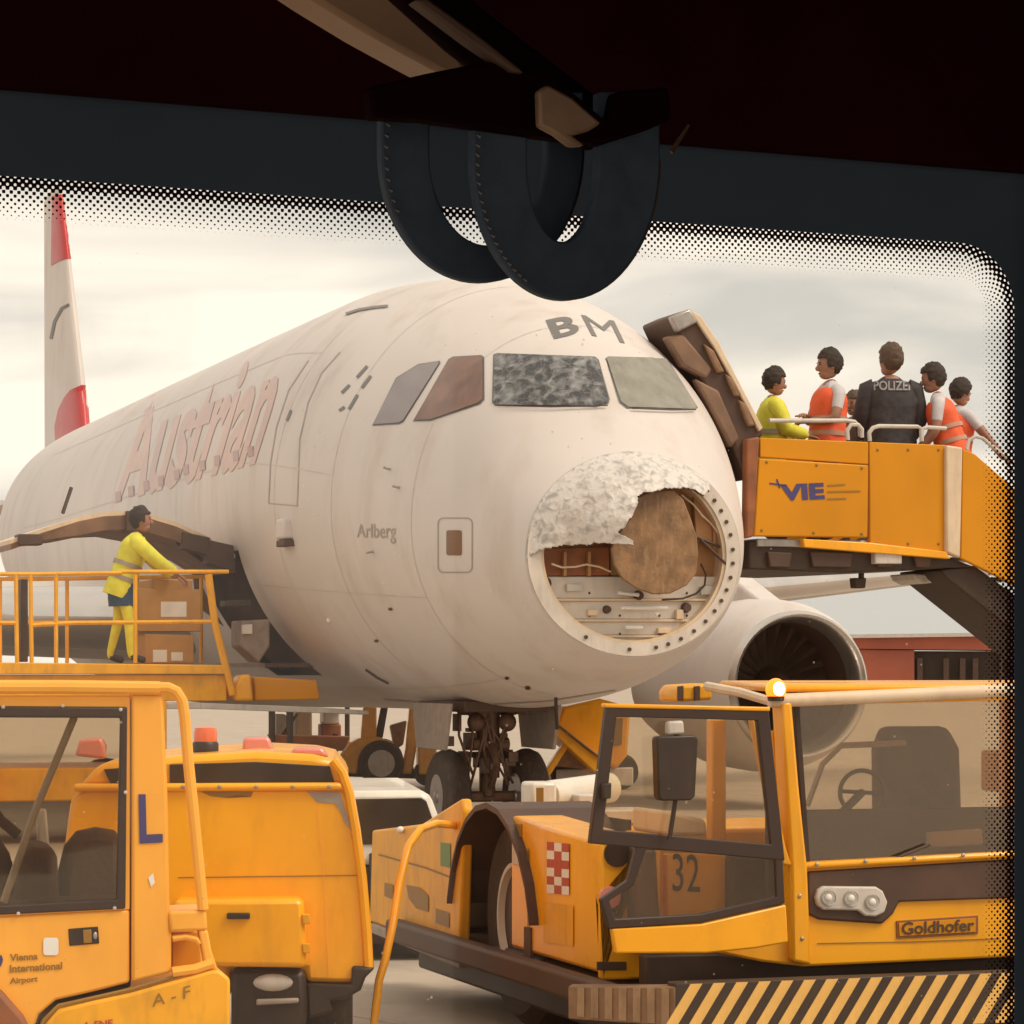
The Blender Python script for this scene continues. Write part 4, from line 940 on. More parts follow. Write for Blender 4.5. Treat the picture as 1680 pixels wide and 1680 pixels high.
s7([(440, 1205), (575, 1208), (565, 1232), (470, 1232), (450, 1222)], -.1, .3, 'side_net', 'rust')
for x in (465, 550):
    c = T7.hit(x, 1270, 1, .1); c.z = .22
    mb = MB(); mb.lathe([(.05, -.08), (.2, -.08), (.22, 0), (.2, .08), (.05, .08)], c, T7.V, 20); mb.build('wheel', M['rubber'], bc)
    mb = MB(); mb.tube([c, c+Vector((0, 0, .55))], .05, 6); mb.build('axle_post', M['dark'], bc)
for (x0, y0, x1, y1), m, lb in (((452, 1172, 470, 1214), 'lgrey', 'pale suitcase at the left end of the loaded baggage cart'), ((486, 1168, 512, 1214), 'tan', 'cream suitcase second from the left on the baggage cart'),
                               ((531, 1168, 558, 1188), 'sticker', 'white parcel lying on top of the brown case on the baggage cart'), ((528, 1188, 560, 1214), 'rust', 'brown case under the white parcel on the baggage cart')):
    q = MB().prism(T7.pv([(x0, y0), (x1, y0), (x1, y1), (x0, y1)], .35), T7.V*.6).build('suitcase', M[m], None, .03); rebase(q, T7.hit((x0+x1)/2, y1, 1, .6)); tag(q, lb, 'suitcase', 'luggage on the baggage cart')
bl = thing('belt_loader', 'yellow belt loader with slanted conveyor behind the nose wheels', 'belt loader', P(960, 1300, 44))
T8 = Fr(P(960, 1300, 44), 12)
def s8(pts, v, dep, name, m, bev=.02, parent=bl): return pr(T8, v, pts, dep, name, M[m], parent, bev)
s8([(925, 1160), (985, 1146), (1036, 1160), (1030, 1240), (1012, 1262), (985, 1250), (912, 1190)], .5, .9, 'hood', 'yellow', .05)
s8([(876, 1174), (886, 1166), (996, 1256), (996, 1272), (975, 1266)], .0, .7, 'conveyor', 'yellow')
s8([(884, 1162), (1000, 1252), (1000, 1256), (884, 1167)], -.05, .12, 'conveyor_rail', 'trim_tan')
s8([(925, 1220), (934, 1224), (890, 1292), (878, 1290)], .1, .15, 'support_leg', 'yellow'); s8([(926, 1226), (985, 1258), (960, 1262), (915, 1258)], .3, .3, 'lift_frame', 'trim_tan')
s8([(912, 1262), (1040, 1258), (1040, 1290), (912, 1290)], .6, 1.0, 'chassis', 'lgrey', .03); s8([(862, 1180), (900, 1200), (905, 1225), (880, 1220)], .3, .4, 'drive_unit', 'dark')
s8([(1005, 1180), (1022, 1178), (1020, 1222), (1004, 1225)], .49, .03, 'side_vent', 'olive', .0)
for x in (930, 1020):
    for v in (.7, 1.5):
        c = T8.hit(x, 1290, 1, v); c.z = .26
        mb = MB(); mb.lathe([(.08, -.08), (.24, -.09), (.26, 0), (.24, .09), (.08, .08)], c, T8.V, 20); mb.build('wheel', M['rubber'], bl)
vn = thing('parked_van', 'white van with dark rear window between the yellow tractor and the tug', 'van', P(640, 1600, 18.6))
T9 = Fr(P(640, 1600, 18.6), 6)
def s9(pts, v, dep, name, m, bev=.02, parent=vn): return pr(T9, v, pts, dep, name, m, parent, bev)
s9([(440, 1420), (440, 1310), (460, 1298), (690, 1297), (706, 1303), (720, 1340), (742, 1385), (742, 1420)], 0, 2.2, 'body', M['vanwhite'], .04)
s9([(450, 1322), (580, 1311), (692, 1309), (700, 1315), (716, 1362), (716, 1384), (450, 1388)], -.012, .02, 'rear_window', M['pane_dark'], .004)
s9([(438, 1420), (744, 1420), (744, 1548), (438, 1552)], .01, 2.2, 'lower_body', M['dark'], .03)
s9([(606, 1400), (622, 1400), (624, 1540), (608, 1545)], -.03, .05, 'corner_guard', M['black'], .01)
for x in (480, 715):
    for v in (.3, 1.9):
        c = T9.hit(x, 1560, 1, v); c.z = .33; mb = MB(); mb.lathe([(.1, -.1), (.31, -.11), (.33, 0), (.31, .11), (.1, .1)], c, T9.V, 24); mb.build('wheel', M['rubber'], vn)

# ------------------------------------------------------------------ yellow baggage tractor (centre left)
K = Fr(P(440, 1650, 13.4), 3)
kt = thing('baggage_tractor', 'boxy yellow airport vehicle with dark slit rear window and grey repair patch', 'airport vehicle', K.w(0, .8, 0))
def sk(pts, v, dep, name, m, bev=.02, parent=kt): return pr(K, v, pts, dep, name, M[m] if isinstance(m, str) else m, parent, bev)
sk([(100, 1640), (104, 1400), (116, 1310), (140, 1292), (562, 1290), (574, 1310), (590, 1402), (601, 1520), (605, 1588), (578, 1614), (502, 1612), (500, 1592), (378, 1590), (378, 1640)], 0, 1.9, 'body', 'yellow', .025)
sk([(128, 1291), (165, 1252), (300, 1240), (420, 1233), (512, 1238), (546, 1246), (564, 1268), (574, 1291)], .02, 1.7, 'cab_roof', 'yellow', .03)
sk([(278, 1254), (420, 1250), (541, 1257), (549, 1284), (278, 1284)], .004, .03, 'rear_window', 'pane_dark', .003)
sk([(170, 1262), (222, 1258), (222, 1286), (182, 1288)], .004, .03, 'rear_window', 'pane_dark', .003)
sk([(120, 1286), (560, 1284), (562, 1297), (120, 1299)], -.03, .06, 'ledge', 'yellow', .015)
mb = MB(); mb.tube(K.pv([(546, 1247), (562, 1268), (573, 1300), (584, 1362), (594, 1440), (602, 1530), (605, 1588)], -.005), .022, 8); mb.build('edge_trim', M['yellow'], kt)
sk([(285, 1476), (492, 1474), (498, 1484), (503, 1588), (285, 1586)], -.16, .18, 'rear_hatch', 'yellow', .025)
conform([(504, 1299), (558, 1300), (564, 1320), (576, 1362), (566, 1350), (557, 1328), (548, 1318), (520, 1316)], on(K, 1, 0), 'repair_patch', M['grey'], kt, .004, 2)
conform([(330, 1299), (415, 1299), (412, 1307), (392, 1304), (372, 1309), (345, 1306)], on(K, 1, 0), 'paint_scuff', M['olive'], kt, .004, 2)
sk([(379, 1590), (500, 1592), (504, 1650), (500, 1712), (379, 1712)], -.10, .5, 'rear_bumper', 'black', .03)
mb = MB(); mb.ell(K.hit(448, 1612, 1, -.10), (.09, .03, .04), 14, 8, K.ax); mb.build('rear_lamp', M['lgrey'], kt)
sk([(420, 1640), (490, 1638), (490, 1646), (420, 1650)], -.13, .05, 'bumper_strip', 'grey', .008)
sk([(502, 1614), (576, 1616), (577, 1585), (616, 1588), (600, 1604), (592, 1625), (566, 1640), (540, 1642), (548, 1660), (520, 1668), (504, 1672)], -.04, .5, 'rubber_buffer', 'black', .015)
sk([(504, 1690), (552, 1676), (552, 1720), (504, 1720)], .1, .4, 'tow_hook', 'dark', .015)
for u in (-1.0, .25):
    for v in (.45, 1.5):
        mb = MB(); mb.lathe([(.12, -.12), (.32, -.13), (.36, -.06), (.36, .06), (.32, .13), (.12, .12)], K.w(u, v, .36), K.U, 24); mb.build('wheel', M['rubber'], kt)
for y0, y1 in ((1500, 1516), (1548, 1564)): sk([(496, y0), (508, y0), (509, y1), (497, y1)], -.165, .03, 'hinge', 'yellow_old', .004)
sk([(372, 1498), (410, 1498), (410, 1508), (372, 1508)], -.185, .03, 'hatch_handle', 'black', .006)
for x in (300, 360, 420, 480, 540):
    mb = MB(); mb.ell(K.hit(x, 1291, 1, -.032), (.010, .008, .010), 8, 5, K.ax); mb.build('bolt', M['steel'], kt)
fline([(292, 1440), (594, 1436)], 2, 'panel_gap', M['olive'], .004, on(K, 1, 0), kt)
fline([(520, 1330), (532, 1440), (540, 1600)], 1.6, 'scratch', M['cab_yellow'], .004, on(K, 1, 0), kt)
c = K.hit(337, 1234, 1, .5)
mb = MB(); mb.lathe([(.062, 0), (.062, .04), (.055, .05)], c, K.Z, 20); bk = mb.build('beacon', M['black'], kt)
mb = MB(); mb.lathe([(.054, .045), (.056, .09), (.05, .115), (.03, .122)], c, K.Z, 20); mb.build('beacon_dome', M['beacon_orange'], bk)
for q, v in (([(397, 1232), (399, 1210), (440, 1209), (449, 1228), (449, 1234)], .6), ([(476, 1238), (482, 1226), (528, 1226), (540, 1242)], .15), ([(122, 1240), (130, 1213), (166, 1210), (172, 1224), (172, 1246)], .7)):
    sk(q, v, .12, 'roof_lamp', 'lamp_pink', .015)

# ------------------------------------------------------------------ yellow truck cab at the left edge
Q = Fr(P(0, 1500, 10.5), 12)
ct_ = thing('truck_cab', 'yellow airport truck cab with blue letter L on its door pillar at the left edge', 'truck', Q.w(0, .8, 0))
def sq(pts, v, dep, name, m, bev=.008, parent=ct_): return pr(Q, v, pts, dep, name, M[m] if isinstance(m, str) else m, parent, bev)
def rq(o, i, v, dep, name, m, bev=.004, parent=ct_): return MB().ring(Q.pv(o, v), Q.pv(i, v), Q.V*dep).build(name, M[m], parent, bev)
sq([(-90, 1118), (262, 1122), (262, 1138), (-90, 1136)], .06, 1.6, 'roof', 'cab_yellow', .01)
mb = MB(); mb.tube(Q.pv([(-90, 1127), (100, 1127), (262, 1129)], -.01), .026, 10); mb.build('roof_rail', M['cab_yellow'], ct_)
mb = MB(); mb.tube(Q.pv([(258, 1128), (276, 1128), (289, 1134), (299, 1150), (303, 1175), (309, 1250), (317, 1330), (326, 1420), (333, 1492)], -.01), .0205, 10); mb.build('grab_bar', M['cab_yellow'], ct_)
sq([(216, 1139), (268, 1139), (275, 1300), (281, 1596), (216, 1612)], -.012, .16, 'door_pillar', 'cab_yellow', .012)
door = sq([(-90, 1508), (213, 1492), (213, 1612), (150, 1628), (92, 1641), (64, 1664), (52, 1700), (-90, 1720)], .0, .06, 'door', 'cab_yellow', .01)
rq([(-90, 1141), (213, 1141), (213, 1492), (-90, 1508)], [(-80, 1159), (207, 1161), (204, 1489), (-80, 1503)], .0, .06, 'door_frame', 'cab_yellow', .006, door)
rq([(-82, 1158), (209, 1160), (206, 1491), (-82, 1505)], [(-70, 1177), (198, 1178), (192, 1476), (-70, 1490)], -.012, .05, 'window_gasket', 'gasket', .006, door)
MB().prism(Q.pv([(-72, 1175), (200, 1176), (194, 1478), (-72, 1492)], .02), Q.V*.006).build('door_glass', G_CAB, door)
mb = MB(); mb.tube(Q.pv([(122, 1176), (60, 1325), (6, 1480)], .05), .014, 8); mb.build('window_stay', M['lgrey'], door)
for x, y in ((5, 1160), (103, 1158), (198, 1164), (-20, 1502), (188, 1490), (30, 1499), (206, 1300)):
    mb = MB(); mb.ell(Q.hit(x, y, 1, -.014), (.007, .005, .007), 8, 5, Q.ax); mb.build('screw', M['lgrey'], door)
sq([(112, 1524), (161, 1520), (163, 1548), (114, 1552)], -.004, .02, 'handle_recess', 'black', .003, door)
sq([(136, 1526), (150, 1525), (151, 1547), (137, 1548)], -.010, .01, 'door_handle', 'olive', .003, door)
mb = MB(); mb.ell(Q.hit(156, 1535, 1, -.008), (.008, .006, .014), 8, 6, Q.ax); mb.build('latch', M['steel'], door)
hq = on(Q, 1, .0)
conform(rr(71, 1538, 96, 1567, 5), hq, 'white_sticker', M['sticker'], door, .004, 1)
text('Vienna', [(16, 1577), (62, 1574), (62, 1563), (16, 1565)], hq, 'door_lettering', M['olive'], door, .004, 0, .03)
text('International', [(16, 1596), (102, 1590), (102, 1578), (16, 1583)], hq, 'door_lettering', M['olive'], door, .004, 0, .03)
text('Airport', [(16, 1617), (62, 1613), (62, 1601), (16, 1604)], hq, 'door_lettering', M['olive'], door, .004, 0, .03)
conform([(-8, 1572), (2, 1566), (5, 1574), (2, 1584), (-6, 1592)], hq, 'door_emblem', M['blue'], door, .004, 1)
text('L', [(229, 1384), (267, 1382), (265, 1303), (227, 1303)], on(Q, 1, -.012), 'pillar_letter', M['blue'], ct_, .004, 0, .02)
conform([(243, 1440), (251, 1432), (254, 1448), (248, 1455)], on(Q, 1, -.012), 'paint_chip', M['sticker'], ct_, .004, 1)
sq([(62, 1720), (68, 1688), (96, 1656), (150, 1643), (216, 1629), (346, 1592), (360, 1592), (378, 1606), (378, 1720)], -.03, 1.5, 'lower_body', 'yellow_old', .012)
mb = MB(); mb.tube(Q.pv([(62, 1695), (72, 1674), (96, 1650), (150, 1638), (216, 1623), (346, 1585)], -.012), .008, 6); mb.build('body_seam', M['olive'], ct_)
text('A - F', [(250, 1652), (312, 1636), (312, 1616), (250, 1632)], on(Q, 1, -.03), 'worn_lettering', M['olive'], ct_, .004, 0, 0)
text('A-FNE', [(135, 1690), (185, 1684), (185, 1672), (135, 1677)], on(Q, 1, -.03), 'worn_lettering', M['markred'], ct_, .004, 0, .02)
sq([(277, 1496), (338, 1493), (341, 1526), (279, 1529)], -.02, .3, 'step_block', 'cab_yellow', .01)
mb = MB(); mb.tube(Q.pv([(283, 1540), (305, 1537), (322, 1541), (328, 1548)], .0), .012, 8); mb.build('step_bar', M['cab_yellow'], ct_)
sq([(326, 1526), (341, 1526), (347, 1560), (358, 1592), (338, 1592)], -.015, .08, 'step_post', 'cab_yellow', .008)
mb = MB(); mb.tube(Q.pv([(283, 1595), (320, 1590), (350, 1580)], -.015), .019, 8); mb.build('step_bar', M['cab_yellow'], ct_)
sq([(282, 1530), (328, 1528), (330, 1580), (282, 1590)], .25, .03, 'step_back', 'amber', .005)
sq([(-90, 1560), (-30, 1600), (5, 1628), (40, 1668), (56, 1700), (56, 1740), (-90, 1740)], -.05, .4, 'wheel_arch', 'rust', .02)
# inside the cab
sq([(-90, 1440), (220, 1440), (220, 1640), (-90, 1640)], 1.5, .06, 'far_door', 'cab_yellow', .01)
sq([(206, 1139), (262, 1139), (262, 1640), (206, 1640)], 1.5, .1, 'far_pillar', 'cab_yellow', .01)
sq([(98, 1500), (96, 1440), (108, 1390), (128, 1366), (160, 1359), (190, 1364), (204, 1376), (204, 1500)], .45, .16, 'seat_back', 'seat', .05)
sq([(40, 1392), (94, 1390), (100, 1500), (20, 1510)], .35, .5, 'seat_cushion', 'seat', .04)
sq([(-90, 1370), (-10, 1368), (20, 1398), (28, 1510), (-90, 1510)], .6, .5, 'dashboard', 'seat', .05)
sq([(60, 1330), (76, 1326), (82, 1395), (62, 1395)], .8, .06, 'lever', 'lgrey', .01)
sq([(-90, 1490), (215, 1480), (215, 1620), (-90, 1640)], .07, 1.4, 'cab_floor', 'dark', .01)
mb = MB(); mb.tube(Q.pv([(-30, 1300), (0, 1345), (30, 1370)], .5), .02, 8); mb.build('hose', M['seat'], ct_)
for u in (-.9, .3):
    for v in (.25, 1.35):
        mb = MB(); mb.lathe([(.1, -.1), (.26, -.12), (.3, -.06), (.3, .06), (.26, .12), (.1, .1)], Q.w(u, v, .30), Q.V, 24); mb.build('wheel', M['rubber'], ct_)

# ------------------------------------------------------------------ aircraft tug (right)
G = Fr((.67, 12.5), 17.8)
tg = thing('aircraft_tug', 'yellow aircraft tug with open glass cab door and striped front bumper', 'aircraft tug', G.w(1.2, 2.2, 0))
def sg(pts, v, dep, name, m, bev=.008, parent=tg, ax=1): return pr(G, v, pts, dep, name, M[m] if isinstance(m, str) else m, parent, bev, ax)
mb = MB(); G.bx(mb, .12, 2.6, .02, 4.3, .16, .42); mb.build('chassis', M['dark'], tg, .02)
mb = MB(); mb.prism([G.w(-.10, .42, .33), G.w(-.10, .42, .45), G.w(-.10, 4.2, .45), G.w(-.10, 4.2, .33)], G.U*.1); mb.build('side_ledge', M['brown'], tg, .02)
bmp = MB(); G.bx(bmp, .0, 2.7, -.06, .04, .295, .520); bmp = bmp.build('front_bumper', M['stripe_b'], tg, .006)
mb = MB(); mb.prism([G.w(.0, -.06, .34), G.w(.0, -.06, .505), G.w(-.32, .40, .47), G.w(-.32, .40, .33)], G.V*.1+G.U*.05); cor = mb.build('bumper_corner', M['trim_tan'], tg, .006)
st0 = None
for i in range(25):
    c = G.w(.03+.104*i, -.064, .4075)
    if st0 is None:
        mb = MB(); mb.prism([G.U*-.105+G.Z*-.108, G.U*-.052+G.Z*-.108, G.U*.09+G.Z*.108, G.U*.037+G.Z*.108], G.V*.006); st0 = mb.build('warning_stripe', M['stripe_y'], bmp); q = st0
        st0.data.transform(Matrix.Translation(ORG[tg.name]))
    else: q = st0.copy(); COL.objects.link(q); q.parent = bmp
    q.location = c-ORG[tg.name]
for i in range(7):
    a = G.w(-.018-.042*i, -.034+.0604*i, .345); b_ = G.w(-.040-.042*i, -.002+.0604*i, .345)
    mb = MB(); mb.prism([a, b_, b_+G.Z*(.15-.004*i), a+G.Z*(.15-.004*i)], (G.V*-.46-G.U*.32).normalized()*.006); mb.build('worn_stripe', M['worn'], cor)
# body panels
fp = sg([(1297, 1424), (1760, 1394), (1760, 1566), (1320, 1586), (1250, 1578), (1180, 1564), (1180, 1540), (1297, 1530)], .35, .10, 'front_panel', 'yellow', .012)
sg([(1326, 1430), (1760, 1404), (1760, 1470), (1476, 1480), (1466, 1500), (1448, 1516), (1345, 1509), (1326, 1500)], .33, .03, 'grille_panel', 'brown', .01)
sg([(1310, 1416), (1760, 1392), (1760, 1402), (1310, 1427)], .31, .08, 'windscreen_sill', 'yellow', .012)
sg([(1060, 1568), (1180, 1564), (1320, 1586), (1760, 1566), (1760, 1606), (1240, 1612), (1060, 1640)], .55, .1, 'lower_panel', 'dark', .01)
def hull(pts): return pts
hl = MB().prism(G.pv([(1352, 1454), (1438, 1455), (1449, 1462), (1457, 1480), (1452, 1497), (1438, 1504), (1420, 1503), (1408, 1494), (1352, 1493), (1342, 1486), (1339, 1472), (1343, 1460)], .305), G.V*.04).build('headlight', M['lgrey'], tg, .008)
for x, y in ((1359, 1473), (1396, 1474), (1431, 1480)):
    c = G.hit(x, y, 1, .303)
    mb = MB(); mb.lathe([(.036, .0), (.034, -.008), (.030, -.004), (.024, .004), (.01, .008)], c, G.V, 20); r_ = mb.build('lamp', M['lens'], hl)
    mb = MB(); mb.ell(c-G.V*.002, (.018, .012, .018), 10, 8, G.ax); mb.build('bulb', M['sticker'], r_)
pl = sg([(1471, 1511), (1605, 1502), (1605, 1532), (1472, 1540)], .342, .01, 'name_plate', 'rust', .002)
sg([(1475, 1514), (1601, 1506), (1601, 1529), (1476, 1536)], .338, .006, 'plate_face', 'amber', .001, pl)
text('Goldhofer', [(1479, 1534), (1598, 1527), (1598, 1507), (1479, 1513)], on(G, 1, .338), 'plate_letters', M['brown'], pl, .004, 0, .02)
sg([(1282, 1152), (1300, 1150), (1312, 1290), (1326, 1424), (1332, 1584), (1300, 1578), (1298, 1424)], .30, .12, 'corner_post', 'yellow', .015)
sg([(1262, 1200), (1276, 1198), (1288, 1300), (1300, 1418), (1286, 1418), (1276, 1310)], .42, .08, 'hinge_post', 'yellow', .012)
sg([(1284, 1430), (1297, 1430), (1299, 1548), (1286, 1552)], .40, .05, 'hinge_recess', 'brown', .005)
mb = MB(); mb.tube(G.pv([(1262, 1150), (1310, 1148), (1500, 1140), (1760, 1128)], .33), .030, 12); mb.build('roof_bar', M['tan'], tg)
sg([(1270, 1152), (1760, 1133), (1760, 1146), (1290, 1158)], .345, .03, 'roof_edge', 'yellow', .006)
mb = MB(); mb.prism([G.w(.62, .34, 1.74), G.w(2.7, .34, 1.74), G.w(2.7, 2.0, 1.75), G.w(1.02, 2.0, 1.75)], G.Z*.035); mb.build('roof', M['yellow'], tg, .015)
mb = MB(); mb.tube([G.hit(1160, 1126, 1, .9), G.hit(1215, 1136, 1, .6), G.hit(1272, 1153, 1, .36)], .022, 8); mb.build('roof_tube', M['tan'], tg)
sg([(1110, 1136), (1118, 1124), (1168, 1121), (1170, 1148), (1112, 1152)], 1.0, .25, 'roof_lamp_box', 'yellow_old', .015)
for x in (1113, 1140): sg([(x, 1126), (x+9, 1125), (x+9, 1149), (x, 1150)], .985, .02, 'lamp_guard', 'brown', .003)
MB().prism(G.pv([(1306, 1158), (1760, 1140), (1760, 1396), (1322, 1421)], .37), G.V*.006).build('windscreen', G_TUG, tg)
sg([(1303, 1158), (1312, 1157), (1330, 1420), (1322, 1421)], .36, .03, 'windscreen_gasket', 'gasket', .003)
c = G.hit(1273, 1150, 1, .3)
mb = MB(); mb.lathe([(.035, 0), (.038, .02), (.03, .025)], c, G.Z, 16); be = mb.build('beacon', M['dark'], tg)
mb = MB(); mb.ell(c+G.Z*.05, (.046, .046, .05), 16, 10); mb.build('beacon_dome', M['beacon_lit'], be)
mb = MB(); mb.ell(c+G.Z*.052-G.V*.022, (.031, .031, .034), 14, 10); mb.build('bulb', M['bulb_lit'], be)
# interior of the cab
mb = MB(); mb.prism([G.w(.75, .42, .98), G.w(2.7, .42, .98), G.w(2.7, .72, 1.20), G.w(.75, .72, 1.20)], G.Z*-.03); mb.prism([G.w(.75, .42, .6), G.w(2.7, .42, .6), G.w(2.7, .42, .97), G.w(.75, .42, .97)], G.V*.05); mb.build('dashboard', M['seat'], tg, .02)
mb = MB(); mb.prism([G.w(.75, .72, .5), G.w(2.7, .72, .5), G.w(2.7, .72, 1.2), G.w(.75, .72, 1.2)], G.V*.04); mb.build('dash_back', M['seat'], tg)
sg([(1524, 1366), (1612, 1360), (1614, 1386), (1526, 1391)], .45, .04, 'dash_box', 'tan', .008)
mb = MB(); mb.tube([G.hit(1414+36*math.cos(2*math.pi*i/24), 1300+36*math.sin(2*math.pi*i/24), 1, .95) for i in range(24)], .011, 8, True); sw = mb.build('steering_wheel', M['black'], tg)
mb = MB(); mb.tube([G.hit(1414, 1300, 1, .97), G.w(1.05, .74, 1.12)], .02, 8); mb.tube(G.pv([(1380, 1298), (1448, 1302)], .96), .011, 6); mb.build('steering_column', M['black'], sw)
def seat(u, v):
    mb = MB(); mb.prism([G.w(u-.22, v, 1.0), G.w(u+.24, v, 1.0), G.w(u+.25, v+.05, 1.45), G.w(u+.2, v+.08, 1.56), G.w(u-.15, v+.08, 1.56), G.w(u-.2, v+.05, 1.45)], G.V*.12)
    s_ = mb.build('seat_back', M['seat'], tg, .04)
    mb = MB(); G.bx(mb, u-.22, u+.24, v-.42, v, .82, .96); mb.build('seat_cushion', M['seat'], tg, .04)
seat(1.86, 1.45)
mb = MB(); mb.tube([G.w(1.28, 1.5, 1.18), G.w(1.36, 1.5, 1.38), G.w(1.46, 1.5, 1.47), G.w(1.8, 1.5, 1.48)], .016, 6); mb.build('seat_rail', M['lgrey'], tg)
mb = MB(); G.bx(mb, .5, 2.7, 1.92, 1.98, .45, 1.05); mb.build('rear_wall', M['yellow'], tg, .02)
for u in (2.55,): mb = MB(); G.bx(mb, u, u+.09, 1.9, 1.98, 1.05, 1.74); mb.build('rear_post', M['yellow'], tg, .015)
mb = MB(); G.bx(mb, .3, 2.7, .45, 1.95, .40, .46); mb.build('cab_floor', M['dark'], tg, .01)
mb = MB(); mb.tube(G.pv([(1436, 1418), (1470, 1408), (1526, 1386)], .34), .006, 6); mb.build('wiper_arm', M['black'], tg)
for x, y in ((1340, 1418), (1420, 1413), (1500, 1408), (1580, 1403), (1312, 1470), (1316, 1540)):
    mb = MB(); mb.ell(G.hit(x, y, 1, .30), (.010, .008, .010), 8, 5, G.ax); mb.build('bolt', M['steel'], tg)
fline([(1340, 1548), (1500, 1545), (1640, 1540)], 2, 'panel_gap', M['olive'], .004, on(G, 1, .35), fp)
fline([(868, 1392), (868, 1560)], 2, 'panel_gap', M['olive'], .006, on(G, 0, .02), tg)
# open cab door
dr = MB().ring(G.pv([(995, 1160), (1262, 1166), (1288, 1412), (968, 1384)], .10), G.pv([(1012, 1176), (1243, 1182), (1266, 1386), (990, 1361)], .10), G.V*.04).build('cab_door', M['gasket'], tg, .005)
dr['label'] = 'cab door swung open, mostly glass'
MB().ring(G.pv([(1048, 1380), (1284, 1392), (1288, 1482), (1150, 1514), (1000, 1524), (986, 1476), (1030, 1445)], .102), G.pv([(1060, 1394), (1272, 1404), (1275, 1472), (1148, 1500), (1010, 1508), (1000, 1478), (1040, 1452)], .102), G.V*.04).build('lower_door_frame', M['gasket'], dr, .005)
MB().prism(G.pv([(1010, 1174), (1245, 1180), (1268, 1392), (988, 1365)], .115), G.V*.006).build('door_glass', G_CAB, dr)
MB().prism(G.pv([(1058, 1392), (1274, 1402), (1277, 1474), (1148, 1502), (1008, 1510), (998, 1478), (1038, 1452)], .115), G.V*.006).build('door_glass', G_CAB, dr)
sg([(1004, 1524), (1150, 1516), (1290, 1484), (1294, 1546), (1240, 1556), (1160, 1564), (1010, 1564)], .10, .04, 'door_sill', 'yellow', .008, dr)
sg([(992, 1154), (1264, 1160), (1264, 1167), (992, 1161)], .095, .05, 'door_top_trim', 'yellow', .006, dr)
sg([(1232, 1178), (1246, 1182), (1290, 1390), (1300, 1420), (1284, 1420), (1264, 1330)], .30, .05, 'door_hinge_arm', 'yellow_old', .01, dr)
sg([(1078, 1212), (1082, 1208), (1140, 1206), (1146, 1212), (1141, 1306), (1134, 1313), (1086, 1314), (1081, 1306)], .02, .07, 'wing_mirror', 'black', .02, dr)
mb = MB(); mb.tube(G.pv([(1108, 1312), (1104, 1340), (1098, 1378)], .06), .010, 8); mb.tube(G.pv([(1108, 1188), (1110, 1212)], .06), .012, 8); mb.build('mirror_stem', M['black'], dr)
sg([(1097, 1184), (1122, 1182), (1124, 1204), (1096, 1206)], .03, .05, 'mirror_clamp', 'lgrey', .01, dr)
sg([(990, 1286), (1004, 1284), (1003, 1310), (990, 1312)], .06, .05, 'door_handle', 'black', .006, dr)
# panel with number seen through the door, engine housing, wheel
cp = sg([(1094, 1400), (1196, 1402), (1198, 1560), (1094, 1562)], .95, .06, 'cab_side_panel', 'yellow', .01)
text('32', [(1103, 1462), (1148, 1464), (1146, 1402), (1103, 1400)], on(G, 1, .95), 'panel_number', M['dark'], cp, .005, 0, 0)
sg([(1168, 1180), (1192, 1180), (1192, 1400), (1168, 1400)], 1.3, .08, 'door_post', 'yellow', .01)
sg([(1098, 1330), (1160, 1345), (1162, 1372), (1098, 1372)], .9, .5, 'cab_seat_box', 'tan', .02)
sg([(1052, 1392), (1078, 1392), (1082, 1470), (1090, 1562), (1052, 1562)], .7, .2, 'fuel_tank', 'brown', .02)
sg([(1200, 1404), (1270, 1404), (1270, 1480), (1210, 1496), (1200, 1500)], .8, .1, 'pedal_box', 'seat', .02)
# engine housing: side, front and sloped top
e = [G.loc(G.hit(838, 1338, 0, .02)), G.loc(G.hit(990, 1384, 0, .02)), G.loc(G.hit(990, 1606, 0, .02)), G.loc(G.hit(838, 1580, 0, .02))]
v0 = e[1][1]; v1 = e[0][1]
mb = MB(); mb.prism([G.w(.02, v1, .46), G.w(.02, v0, .46), G.w(.02, v0, e[1][2]), G.w(.02, v1, e[0][2])], G.U*.28)
hs = mb.build('engine_housing', M['yellow'], tg, .02)
sg([(986, 1382), (1040, 1378), (1062, 1382), (1050, 1420), (1030, 1446), (988, 1474), (1002, 1524), (1010, 1560), (1058, 1562), (1058, 1606), (986, 1608)], v0-.02, .05, 'front_cover', 'yellow', .012)
mb = MB(); mb.lathe([(.062, 0), (.062, -.012), (.05, -.012)], G.hit(1012, 1400, 1, v0-.02), G.V, 24); mb.build('filler_hole', M['black'], tg)
mb = MB(); mb.lathe([(.052, 0), (.05, -.012), (.03, -.018)], G.hit(1000, 1472, 1, v0-.02), G.V, 24); mb.build('reflector', M['lamp_pink'], tg)
sg([(980, 1578), (1028, 1578), (1028, 1592), (980, 1592)], v0-.028, .012, 'vent_slot', 'brown', .002)
conform([(893, 1480), (942, 1486), (942, 1552), (893, 1546)], on(G, 0, .02), 'access_panel', M['yellow_old'], hs, .005, 1)
sq_ = None
for r in range(6):
    for c_ in range(3):
        x0, y0 = 899+12.2*c_, 1381+14*r+1.2*c_
        m_ = 'markred' if (r+c_) % 2 == 0 else 'sticker'
        if c_ == 1 and r in (2, 3): m_ = 'markred'
        conform([(x0, y0), (x0+12, y0+1), (x0+12, y0+15), (x0, y0+14)], on(G, 0, .02), 'marker_square', M[m_], hs, .006, 0)
